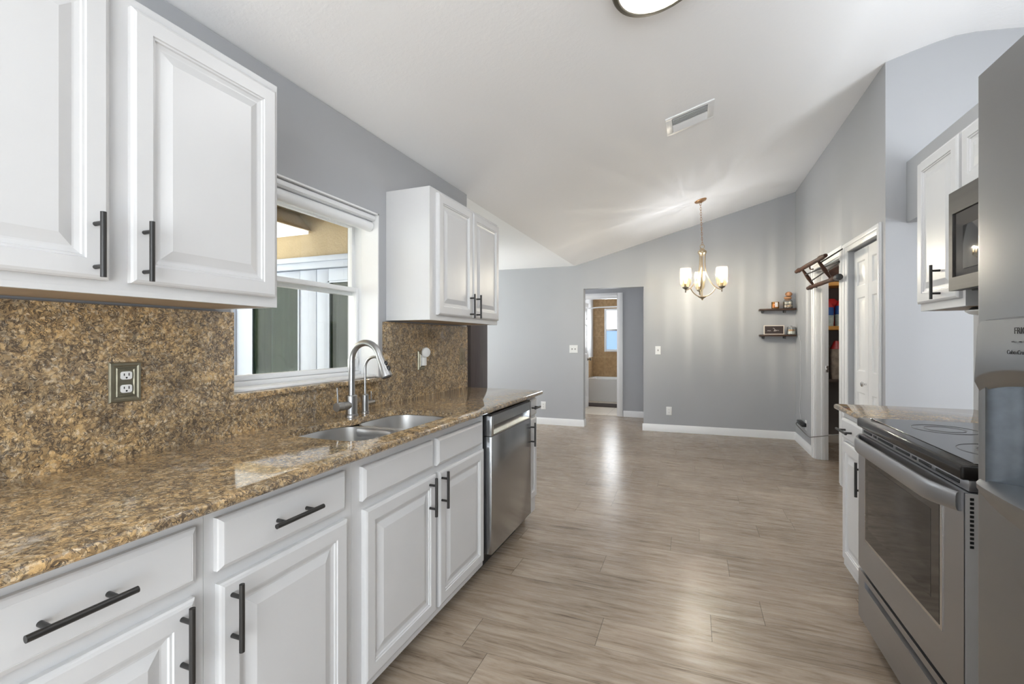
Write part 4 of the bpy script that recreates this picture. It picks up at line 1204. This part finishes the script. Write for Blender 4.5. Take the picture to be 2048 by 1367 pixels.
# chandelier
def chandelier():
    cx, cy = .102, 5.579
    r = thing('chandelier', 'antique brass chandelier with three ribbed glass shades', 'chandelier', (cx, cy, 1.72))
    zc = vault(.072)
    bm = BM(); ax = Vector((-math.sin(SL), 0, math.cos(SL)))
    lathe(bm, [(.066, -.001), (.066, -.007), (.058, -.015), (.025, -.021), (.010, -.030), (.003, -.032)], (.084, cy, vault(.084)), ax, 32); obj('canopy', bm, 'copper', r)
    bm = BM()
    z = vault(.084) - .030; k = 0; zt = 2.355
    x0 = .084
    N = 17
    for k in range(N):
        t = k / (N - 1); c = Vector((x0 + (cx - x0) * t, cy, z - .012 + (zt - z + .012) * t)); pts = []
        for i in range(14):
            a = 2 * PI * i / 14; u = .0085 * math.cos(a); w = .0185 * math.sin(a)
            pts.append(c + (Vector((u, 0, w)) if k % 2 == 0 else Vector((0, u, w))))
        tube(bm, pts, .0022, 6, closed=True)
    obj('chain', bm, 'copper', r, merge=False)
    bm = BM(); tube(bm, [(cx + .022 * math.cos(2 * PI * i / 24), cy, 2.325 + .022 * math.sin(2 * PI * i / 24)) for i in range(24)], .004, 8, closed=True); obj('hanging_loop', bm, 'antique_brass', r)
    bm = BM(); lathe(bm, [(.004, 2.305), (.018, 2.300), (.030, 2.288), (.046, 2.272), (.048, 2.258), (.044, 2.246), (.036, 2.238), (.032, 2.222), (.004, 2.220)], (cx, cy, 0), n=32); obj('hub', bm, 'antique_brass', r)
    bm = BM(); cyl(bm, (cx, cy, 2.22), (cx, cy, 1.76), .0065); obj('center_rod', bm, 'antique_brass', r)
    bm = BM(); lathe(bm, [(.004, 1.765), (.034, 1.760), (.042, 1.754), (.030, 1.748), (.012, 1.738), (.009, 1.728), (.003, 1.720)], (cx, cy, 0), n=28); obj('finial', bm, 'antique_brass', r)
    for a in (math.radians(-24), math.radians(96), math.radians(216)):
        u = Vector((math.cos(a), math.sin(a), 0)); R = .215
        o = Vector((cx, cy, 0))
        bm = BM()
        pts = smooth_path([o + u * q + Vector((0, 0, z)) for q, z in ((.030, 2.235), (.030, 2.14), (.040, 2.05), (.068, 1.965), (.11, 1.895), (.16, 1.848), (R, 1.825))], 6)
        # flat strap arm
        rings = []; side = Vector((-u.y, u.x, 0))
        for i, p in enumerate(pts):
            d = (pts[min(i + 1, len(pts) - 1)] - pts[max(i - 1, 0)]).normalized(); nn = d.cross(side)
            rings.append([bm.verts.new(p + side * (.0095 * math.cos(t)) + nn * (.006 * math.sin(t))) for t in [2 * PI * j / 10 for j in range(10)]])
        skin(bm, rings)
        pts = smooth_path([o + u * q + Vector((0, 0, z)) for q, z in ((.150, 1.852), (.125, 1.815), (.085, 1.780), (.04, 1.763), (.004, 1.760))], 5)
        tube(bm, pts, .0055, 8)
        arm = obj('arm', bm, 'antique_brass', r, merge=False)
        c = o + u * R
        bm = BM(); lathe(bm, [(.004, 1.800), (.007, 1.803), (.007, 1.832), (.012, 1.838), (.030, 1.848), (.034, 1.856), (.034, 1.862), (.014, 1.864), (.012, 1.90), (.003, 1.902)], c, n=28); obj('cup', bm, 'bronze', arm)
        bm = BM()
        def rib(rr, z, t): return rr + (.0028 * (abs(math.sin(t * 9))) if z < 1.99 else 0)
        lathe(bm, [(.038, 1.864), (.050, 1.885), (.056, 1.92), (.058, 1.96), (.0595, 1.99), (.060, 2.03), (.060, 2.068), (.0575, 2.068), (.0575, 2.03), (.056, 1.96), (.047, 1.887), (.036, 1.866)], c, n=72, rfun=rib, caps=False)
        obj('glass_shade', bm, 'shade_glass', arm, label='ribbed clear glass shade')
        bm = BM(); lathe(bm, [(.003, 1.902), (.011, 1.904), (.012, 1.925), (.022, 1.955), (.026, 1.985), (.020, 2.010), (.003, 2.020)], c, n=24); obj('bulb', bm, 'bulb_glow', arm, label='glowing bulb')
        l = bpy.data.lights.new('chandelier_bulb', 'POINT'); l.energy = 16; l.color = (.97, .98, 1); l.shadow_soft_size = .012
        l.use_nodes = True; t = l.node_tree
        em = [n for n in t.nodes if n.type == 'EMISSION'][0]
        # light leaving a ribbed shade is streaked around the axis
        tc = nd(t, 'ShaderNodeTexCoord'); sp = nd(t, 'ShaderNodeSeparateXYZ'); lk(t, tc.outputs['Normal'], sp.inputs[0])
        az = math_n(t, 'ARCTAN2', sp.outputs[1], sp.outputs[0])
        cb = nd(t, 'ShaderNodeCombineXYZ'); lk(t, az, cb.inputs[0]); cb.inputs[1].default_value = a
        n1 = noise(t, cb.outputs[0], 9.0, 4, .75)
        st = ramp(t, n1.outputs[0], [(.38, (.60, .60, .60)), (.52, (1.0, 1.0, 1.0)), (.66, (2.0, 2.0, 2.0))])
        up = ramp(t, math_n(t, 'ADD', math_n(t, 'MULTIPLY', sp.outputs[2], .5), .5), [(.45, (1, 1, 1)), (.72, (.20, .20, .20))])
        lk(t, mixc(t, 1.0, st, up, 'MULTIPLY'), em.inputs[0])
        lo = bpy.data.objects.new('chandelier_bulb', l); COL.objects.link(lo); lo.location = c + Vector((0, 0, 2.032))
chandelier()

# ================================================================== FAR END
def fb(x, z): return Face((x, backY(x), z), (1, .0457, 0), (.0457, -1, 0))
for lab, x, z in (('light switch plate on the far wall right of the hallway', -.448, 1.130),):
    bm = BM(); f = fb(x, z); loft_rect(bm, f, -.036, .036, -.058, .058, [(0, 0), (0, .003), (.004, .006)])
    r = tag(obj('switch_plate', bm, 'plate_white'), 'single white light switch on the far wall right of the hallway', 'light switch')
    bm = BM(); loft_rect(bm, f, -.006, .006, -.011, .011, [(0, .005), (.001, .012)]); obj('toggle', bm, 'cord_grey', r)
bm = BM(); f = fb(-1.638, 1.140); loft_rect(bm, f, -.062, .062, -.058, .058, [(0, 0), (0, .003), (.004, .006)])
r = tag(obj('switch_plate', bm, 'plate_white'), 'double white light switch on the far wall left of the hallway', 'light switch')
for s in (-.023, .023):
    bm = BM(); loft_rect(bm, f, s - .006, s + .006, -.011, .011, [(0, .005), (.001, .012)]); obj('toggle', bm, 'cord_grey', r)
outlet('white outlet low on the far wall right of the hallway', fb(-.303, .290), w=.074, h=.116, mat='plate_white', t=.006)
outlet('white outlet low on the far wall just past the end of the left counter', fb(-2.10, .285), w=.074, h=.116, mat='plate_white', t=.006)

# floating shelves
def shelf(label, x0, x1, z):
    r = thing('wall_shelf', label, 'shelf', ((x0 + x1) / 2, backY((x0 + x1) / 2), z - .05), 'dark wood shelves on the far wall')
    bm = BM(); ya = backY((x0 + x1) / 2) - .012
    box(bm, x0, x1 - .005, ya - .125, ya, z - .022, z, .004); obj('board', bm, 'wood_shelf', r)
    for xx in (x0 + .045, x1 - .125):
        bm = BM(); box(bm, xx - .011, xx + .011, ya - .10, ya - .002, z - .034, z - .0222, .002); box(bm, xx - .011, xx + .011, ya - .012, ya + .004, z - .050, z - .022, .002)
        cyl(bm, (xx, ya - .095, z - .033), (xx, ya - .095, z - .055), .008); obj('bracket', bm, 'handle_black', r, merge=False)
    return ya
yA = shelf('upper dark wood shelf on the far wall with the amber candle', .800, 1.215, 1.672)
shelf('lower dark wood shelf on the far wall with the small framed sign', .806, 1.215, 1.342)
yc = yA - .065
# amber candle
r = thing('candle_jar', 'amber glass candle jar with white label on the upper shelf', 'candle', (.985, yc, 1.672))
bm = BM(); lathe(bm, [(.034, 0), (.042, .004), (.044, .015), (.044, .085), (.043, .087), (.040, .086), (.040, .012), (.004, .010)], (.985, yc, 1.6721), n=32, caps=False); obj('jar', bm, 'amber_glass', r)
bm = BM(); lathe(bm, [(.039, .0125), (.039, .060), (.003, .061)], (.985, yc, 1.6721), n=28); obj('wax', bm, 'wax_amber', r)
bm = BM()
for i in range(6):
    a0 = -1.75 + i * .13; a1 = a0 + .13
    P = lambda a, z: (.985 + .0446 * math.cos(a) + .0, yc + .0446 * math.sin(a), 1.672 + z)
    quad(bm, P(a0, .022), P(a1, .022), P(a1, .080), P(a0, .080))
obj('label', bm, 'paper_white', r)
# stone jar
jx = 1.125
r = thing('glass_jar', 'clear glass jar with cork ball stopper on the upper shelf', 'jar', (jx, yc, 1.672))
bm = BM(); lathe(bm, [(.048, 0), (.054, .004), (.055, .02), (.055, .085), (.046, .105), (.036, .112), (.036, .120), (.033, .120), (.033, .112), (.052, .084), (.052, .008), (.004, .006)], (jx, yc, 1.6721), n=32, caps=False); obj('jar', bm, 'jar_glass', r)
bm = BM(); lathe(bm, [(.030, .098), (.034, .121), (.042, .126), (.044, .140), (.036, .148), (.012, .152), (.003, .152)], (jx, yc, 1.6721), n=26); obj('stopper', bm, 'cork', r, label='brown cork stopper')
bm = BM(); ball(bm, (jx + .010, yc, 1.672 + .182), .034, (1.15, 1, .92), 3, .03); obj('knob', bm, 'cork', r, label='round brown cork knob')
for i, (dx, dy, dz, rr, m) in enumerate(((-.020, -.012, .030, .021, 'stone_tan'), (.024, -.014, .032, .023, 'stone_tan'), (.0, .018, .028, .020, 'stone_white'), (-.018, -.006, .070, .019, 'stone_white'), (.024, -.010, .074, .021, 'stone_white'))):
    bm = BM(); ball(bm, (jx + dx, yc + dy, 1.672 + dz), rr, (1.1, 1, .9), 3, .02)
    tag(obj('pebble', bm, m), 'smooth pale pebble inside the cork-topped glass jar', 'pebble', 'pebbles in the glass jar')
# framed sign
r = thing('framed_sign', 'small dark framed sign with cream border on the lower shelf', 'sign', (.965, yc, 1.342))
f = Face((.965, yc - .02, 1.3421), (1, .0457, 0), (0, -1, 0))
bm = BM(); loft_rect(bm, f, -.115, .115, 0, .118, [(0, 0), (0, .022), (.003, .025), (.010, .025), (.011, .018)]); obj('frame', bm, 'frame_cream', r)
bm = BM(); loft_rect(bm, f, -.104, .104, .011, .107, [(0, .017), (0, .0225), (.008, .0225), (.009, .020)]); obj('board', bm, 'sign_dark', r, label='dark painted sign board')
bm = BM()
for pts in ([(-.075, .045), (-.065, .052), (-.055, .044), (-.045, .050), (-.035, .045)], [(-.012, .082), (.004, .078), (.010, .060), (.004, .048)], [(.004, .048), (.018, .062), (.026, .050), (.034, .056), (.044, .050), (.056, .054)], [(-.005, .046), (.010, .044), (.028, .046)]):
    tube(bm, [f(a, b, .0212) for a, b in pts], .0018, 6)
obj('script_marks', bm, 'paper_white', r, merge=False)
# small candle jar with lid
jx2 = 1.165
r = thing('lidded_jar', 'small glass jar with silver lid and white filling on the lower shelf', 'jar', (jx2, yc, 1.342))
bm = BM(); lathe(bm, [(.046, 0), (.050, .004), (.050, .090), (.047, .092), (.047, .008), (.004, .006)], (jx2, yc, 1.3421), n=32, caps=False); obj('jar', bm, 'jar_glass', r)
bm = BM(); lathe(bm, [(.045, .0085), (.0455, .040), (.003, .042)], (jx2, yc, 1.3421), n=28); obj('filling', bm, 'wax_white', r)
bm = BM(); lathe(bm, [(.0455, .0425), (.0455, .066), (.003, .067)], (jx2, yc, 1.3421), n=28); obj('band', bm, 'copper', r)
bm = BM(); lathe(bm, [(.046, .0925), (.048, .094), (.046, .100), (.014, .104), (.010, .110), (.003, .112)], (jx2, yc, 1.3421), n=28); obj('lid', bm, 'chrome', r)

# corner outlet, adapter and cords
outlet('white outlet low beside the pantry doorway holding the black adapter', Face((PX, 6.18, .285), (0, -1, 0), (-1, 0, 0)), w=.074, h=.116, mat='plate_white', t=.006, sockets=0)
bm = BM(); box(bm, PX - .055, PX - .0065, 6.13, 6.40, .270, .315, .008)
r = tag(obj('power_adapter', bm, 'black_plastic'), 'black power adapter plugged in low beside the pantry doorway', 'adapter')
bm = BM(); tube(bm, smooth_path([(PX - .045, 6.40, .285), (PX - .05, 6.45, .25), (PX - .03, 6.30, .215), (PX - .03, 6.05, .205), (PX - .045, 5.80, .222), (PX - .045, 5.60, .262), (PX - .03, 5.3, .33), (PX - .02, 5.0, .40), (PX + .06, 4.93, .42)], 8), .005, 8)
obj('power_cord', bm, 'cord_grey', r, label='grey cord sagging across the pantry doorway')
bm = BM(); tube(bm, smooth_path([(PX - .010, 6.40, .315), (PX - .006, 6.50, .45), (PX - .006, 6.42, .70), (PX - .006, 6.46, .97), (PX - .006, 6.44, 1.21), (PX - .008, 6.52, 1.33)], 8), .0022, 6)
tag(obj('thin_cord', bm, 'cord_white'), 'thin white cord running down the corner below the shelves', 'cord')

# turned-wood ladder rack sticking out above the pantry doorway
def rack():
    r = thing('wooden_rack', 'dark turned-wood ladder rack mounted above the pantry doorway', 'rack', (1.12, 5.1, 1.79))
    def post(p, q, cap):
        p, q = Vector(p), Vector(q); L = (q - p).length; ax = (q - p).normalized()
        bm = BM()
        pr = [(q * .84, z) for q, z in [(.004, 0), (.018, .008), (.023, .03), (.021, .07), (.025, .10), (.030, .15), (.026, .19), (.022, .24), (.0245, L * .45), (.0215, L - .30), (.023, L - .24), (.029, L - .18), (.027, L - .12), (.019, L - .08), (.022, L - .04), (.018, L - .008), (.004, L)]]
        lathe(bm, pr, p, ax, 18); o = obj('post', bm, 'wood_turned', r)
        if cap:
            bm = BM(); lathe(bm, [(.012, L - .075), (.026, L - .07), (.027, L + .008), (.012, L + .012)], p, ax, 14); obj('end_cap', bm, 'black_plastic', o, label='black end cap')
    A0, A1 = (1.045, 5.751, 2.010), (1.045, 4.551, 1.985); B0, B1 = (1.150, 5.741, 1.826), (1.150, 4.60, 1.803)
    post(A0, A1, False); post(B0, B1, True)
    for yy in (5.458, 4.848):
        bm = BM(); p, q = Vector((1.045, yy, 2.0)), Vector((1.150, yy, 1.82)); L = (q - p).length
        lathe(bm, [(.010, 0), (.013, L * .2), (.017, L * .45), (.018, L * .55), (.013, L * .8), (.010, L)], p, q - p, 14); obj('rung', bm, 'wood_turned', r)
    for pts in ([(1.075, 5.458, 1.94), (1.20, 4.80, 1.965)], [(1.12, 5.458, 1.87), (1.20, 4.80, 1.955)], [(1.06, 4.848, 1.96), (1.207, 4.72, 2.06)]):
        bm = BM(); tube(bm, pts, .0065, 8); obj('cross_rod', bm, 'handle_black', r, label='thin dark rod')
    bm = BM(); tube(bm, smooth_path([(1.05, 5.16, 1.985), (1.057, 5.16, 1.955), (1.075, 5.13, 1.95)], 4), .006, 8); obj('peg_hook', bm, 'wood_turned', r)
    for yy in (5.62, 4.80): bm = BM(); cyl(bm, (1.150, yy, 1.825 if yy > 5 else 1.805), (1.213, yy, 1.825 if yy > 5 else 1.805), .008); obj('wall_peg', bm, 'handle_black', r)
rack()

# pantry interior
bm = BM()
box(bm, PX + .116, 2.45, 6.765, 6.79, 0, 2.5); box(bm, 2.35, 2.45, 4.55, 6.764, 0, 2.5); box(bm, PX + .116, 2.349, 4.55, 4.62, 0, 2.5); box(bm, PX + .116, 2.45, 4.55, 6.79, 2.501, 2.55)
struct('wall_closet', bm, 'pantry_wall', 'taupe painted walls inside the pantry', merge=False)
for lab, z in (('upper pine shelf inside the pantry', 1.915), ('lower pine shelf inside the pantry', 1.392)):
    bm = BM(); box(bm, PX + .118, 2.348, 6.42, 6.764, z, z + .046, .003)
    tag(obj('pantry_shelf', bm, 'wood_pine'), lab, 'shelf', 'pine shelves in the pantry')
def bag(label, cx, cy, z, w, d, h, mats, cat='bag', group=None):
    r = thing('food_bag', label, cat, (cx, cy, z), group)
    lo, hi, cap = mats
    def blob(bm, z0, z1, k0, k1):
        rings = []
        n = 20
        for i in range(7):
            s = i / 6; zz = z0 + (z1 - z0) * s; k = (k0 + (k1 - k0) * s)
            rings.append([bm.verts.new((cx + w / 2 * k * math.copysign(abs(math.cos(t)) ** .6, math.cos(t)) * (1 + .04 * math.sin(5 * t + i)), cy + d / 2 * k * math.copysign(abs(math.sin(t)) ** .6, math.sin(t)), zz)) for t in [2 * PI * j / n for j in range(n)]])
        skin(bm, rings)
    bm = BM(); blob(bm, z, z + h * .45, .92, 1.0); obj('lower_pack', bm, lo, r)
    bm = BM(); blob(bm, z + h * .45, z + h * .78, 1.0, .95); obj('upper_pack', bm, hi, r)
    bm = BM(); blob(bm, z + h * .78, z + h, .95, .30); obj('seal', bm, cap, r)
bag('red and blue food bag on the lower pantry shelf, nearer the door edge', 1.535, 6.54, 1.4385, .085, .10, .29, ('bag_pale', 'bag_blue', 'bag_red'))
bag('red and blue food bag on the lower pantry shelf, partly hidden by the door casing', 1.640, 6.53, 1.4385, .10, .10, .31, ('bag_pale', 'bag_blue', 'bag_red'))
bag('large red bag behind the blue ones on the lower pantry shelf', 1.590, 6.68, 1.4385, .22, .12, .34, ('bag_red', 'bag_red', 'bag_red'))
bm = BM(); box(bm, 1.47, 1.74, 6.45, 6.70, 1.9615, 2.16, .004)
tag(obj('storage_box', bm, 'wood_turned'), 'dark brown box on the upper pantry shelf', 'box')
# goods on a third, lower shelf hidden in the dark
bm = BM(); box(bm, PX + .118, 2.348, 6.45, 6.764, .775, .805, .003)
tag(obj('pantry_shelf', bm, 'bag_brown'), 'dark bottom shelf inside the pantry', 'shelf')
bag('tall beige bag with red top on the bottom pantry shelf', 1.610, 6.56, .8055, .13, .12, .46, ('bag_beige', 'bag_beige', 'bag_red'))
bag('brown bag with pale top on the bottom pantry shelf', 1.490, 6.56, .8055, .09, .12, .50, ('bag_brown', 'bag_brown', 'bag_beige'))

pl_ = bpy.data.lights.new('pantry_fill', 'POINT'); pl_.energy = 9; pl_.color = (1, .96, .9); pl_.shadow_soft_size = .08  # point lamp added to brighten the dark pantry
po_ = bpy.data.objects.new('pantry_fill', pl_); COL.objects.link(po_); po_.location = (1.85, 5.55, 2.35)
# bifold closet door
r = struct_empty('door_2', 'white six-panel folding closet door', (PX + .045, 4.3, 0))
for a, b in ((4.638, 4.303), (4.299, 3.964)):
    bm = BM(); w = a - b
    fr = Face((PX + .070, a, .012), (0, -1, 0), (-1, 0, 0))
    panel_slab(bm, fr, w, 1.994, .030, [(.075, w - .075, .19, .835), (.075, w - .075, 1.005, 1.605), (.075, w - .075, 1.70, 1.90)])
    lf = struct('door_leaf', bm, 'trim_white', parent=r)
    if a > 4.5:
        bm = BM(); lathe(bm, [(.008, 0), (.008, .014), (.018, .022), (.020, .030), (.014, .037), (.003, .039)], (PX + .040, 4.345, .925), (-1, 0, 0), 20); struct('door_knob', bm, 'chrome', parent=lf)

# ================================================================== BATHROOM
bm = BM(); quad(bm, (-3.0, 7.80, .004), (-.3, 7.80, .004), (-.3, 10.3, .004), (-3.0, 10.3, .004)); quad(bm, (-3.0, 7.80, -.02), (-3.0, 10.3, -.02), (-.3, 10.3, -.02), (-.3, 7.80, -.02))
for p, q in (((-3, 7.8), (-.3, 7.8)), ((-.3, 7.8), (-.3, 10.3)), ((-.3, 10.3), (-3, 10.3)), ((-3, 10.3), (-3, 7.8))): quad(bm, (*p, -.02), (*q, -.02), (*q, .004), (*p, .004))
struct('floor', bm, 'tile_floor', 'beige tiled bathroom floor', smooth=False)
BWX, BWY = -2.06, 10.15
wx0, wx1, wz0, wz1 = -1.81, -1.20, 1.02, 1.965
bm = BM(); box(bm, BWX, wx0, BWY, BWY + .12, 0, 2.4); box(bm, wx1, -.3, BWY, BWY + .12, 0, 2.4); box(bm, wx0, wx1, BWY, BWY + .12, 0, wz0); box(bm, wx0, wx1, BWY, BWY + .12, wz1, 2.4)
struct('wall_bath', bm, 'tile_tan_back', 'tan tiled wall behind the bathtub', merge=False)
bm = BM(); box(bm, BWX - .12, BWX, 7.89, BWY + .12, 0.9, 2.4)
struct('wall_bathleft', bm, 'wall_white', 'white wall beside the bathtub', merge=False)
bm = BM(); box(bm, BWX - .12, BWX, 7.89, BWY + .12, 0, .8999)
struct('wall_bathlower', bm, 'tile_tan_side', 'tan tiled lower wall beside the bathtub', merge=False)
bm = BM(); box(bm, -.42, -.30, 7.89, BWY, 0, 2.4); struct('wall_bathright', bm, 'wall_white', 'white right wall of the bathroom')
bm = BM(); box(bm, -3.0, -.3, 7.90, 10.3, 2.401, 2.5); struct('ceiling', bm, 'ceiling_white', 'white bathroom ceiling')
r = struct_empty('window_2', 'white bathroom window with frosted panes', ((wx0 + wx1) / 2, BWY, wz0))
bm = BM()
for a, b, c, e in ((wx0, wx0 + .045, wz0, wz1), (wx1 - .045, wx1, wz0, wz1), (wx0 + .045, wx1 - .045, wz1 - .04, wz1), (wx0 + .045, wx1 - .045, wz0, wz0 + .05)): box(bm, a, b, BWY - .015, BWY + .06, c, e, .004)
struct('window_frame', bm, 'vinyl_white', parent=r, merge=False)
bm = BM(); box(bm, wx0 + .045, wx1 - .045, BWY + .0, BWY + .04, 1.475, 1.515, .003); struct('meeting_rail', bm, 'steel_light', parent=r)
bm = BM(); box(bm, wx0 + .045, wx1 - .045, BWY + .03, BWY + .036, 1.515, wz1 - .04); struct('pane', bm, 'frosted_day', parent=r, label='bright upper pane')
bm = BM(); box(bm, wx0 + .045, wx1 - .045, BWY + .02, BWY + .026, wz0 + .05, 1.475); struct('pane', bm, 'frosted_day_blue', parent=r, label='bluish frosted lower pane')
# tub
def tub():
    x0, x1, y0, y1, zt = BWX + .003, -.43, 9.46, BWY - .003, .47
    bm = BM()
    def rr(ins, z, taper=0): return arc_poly([Vector(p) for p in ((x0 + ins, y0 + ins + taper), (x1 - ins, y0 + ins + taper), (x1 - ins, y1 - ins), (x0 + ins, y1 - ins))], .04 + ins * .5, 5)
    rings = []
    for ins, z, tp in ((0, 0.004, .05), (0, zt - .03, 0), (0, zt, 0), (.06, zt, 0), (.075, zt - .02, 0), (.13, .12, 0), (.20, .09, 0)):
        rings.append([bm.verts.new((p.x, p.y, z)) for p in rr(ins, z, tp)])
    skin(bm, rings)
    r = tag(obj('bathtub', bm, 'tub_white'), 'white bathtub under the bathroom window', 'bathtub')
tub()
bm = BM(); box(bm, -1.95, -1.10, 8.70, 9.15, .0045, .016, .004)
tag(obj('bath_mat', bm, 'mat_dark'), 'dark brown bath mat in front of the bathtub', 'mat')
r = thing('shower_rod', 'white curved shower curtain rod above the bathtub', 'shower rod', (-1.25, 9.5, 1.93))
bm = BM(); tube(bm, smooth_path([(BWX + .004, 9.50, 1.93), (-1.8, 9.42, 1.945), (-1.25, 9.38, 1.95), (-.7, 9.42, 1.945), (-.423, 9.50, 1.93)], 6), .012, 12); obj('rod', bm, 'trim_white', r)
bm = BM(); cyl(bm, (BWX + .001, 9.50, 1.93), (BWX + .012, 9.50, 1.93), .028); cyl(bm, (-.432, 9.50, 1.93), (-.421, 9.50, 1.93), .028); obj('flanges', bm, 'trim_white', r, merge=False)
# open bathroom door
r = struct_empty('door_1', 'white panel bathroom door standing open', (-1.9, 8.3, 0))
bm = BM(); W = .74
a = math.radians(87)
fr = Face((BDX0 + .018, 7.895, .012), (math.cos(a), math.sin(a), 0), (math.sin(a), -math.cos(a), 0))
panel_slab(bm, fr, W, 1.95, .034, [(.10, .34, .20, .82), (.40, .64, .20, .82), (.10, .34, 1.0, 1.55), (.40, .64, 1.0, 1.55), (.10, .34, 1.64, 1.86), (.40, .64, 1.64, 1.86)])
lf = struct('door_leaf', bm, 'trim_white', parent=r)
bm = BM(); c = fr(W - .065, .90, .034); lathe(bm, [(.028, 0), (.028, .006), (.010, .010), (.010, .035), (.026, .048), (.027, .058), (.018, .066), (.003, .068)], c, fr.d, 20); struct('door_knob', bm, 'bronze', parent=lf)

# ================================================================== NEXT ROOM
r = thing('tall_cabinet', 'tall dark brown wood-grain cabinet beyond the end of the backsplash', 'cabinet', (-2.6, 4.85, 0))
bm = BM(); box(bm, -2.95, -2.312, 4.60, 5.05, .04, 1.72, .003); obj('body', bm, 'wood_dark_cabinet', r)
bm = BM(); box(bm, -2.93, -2.332, 4.63, 5.03, 0, .04); obj('plinth', bm, 'kick_dark', r)
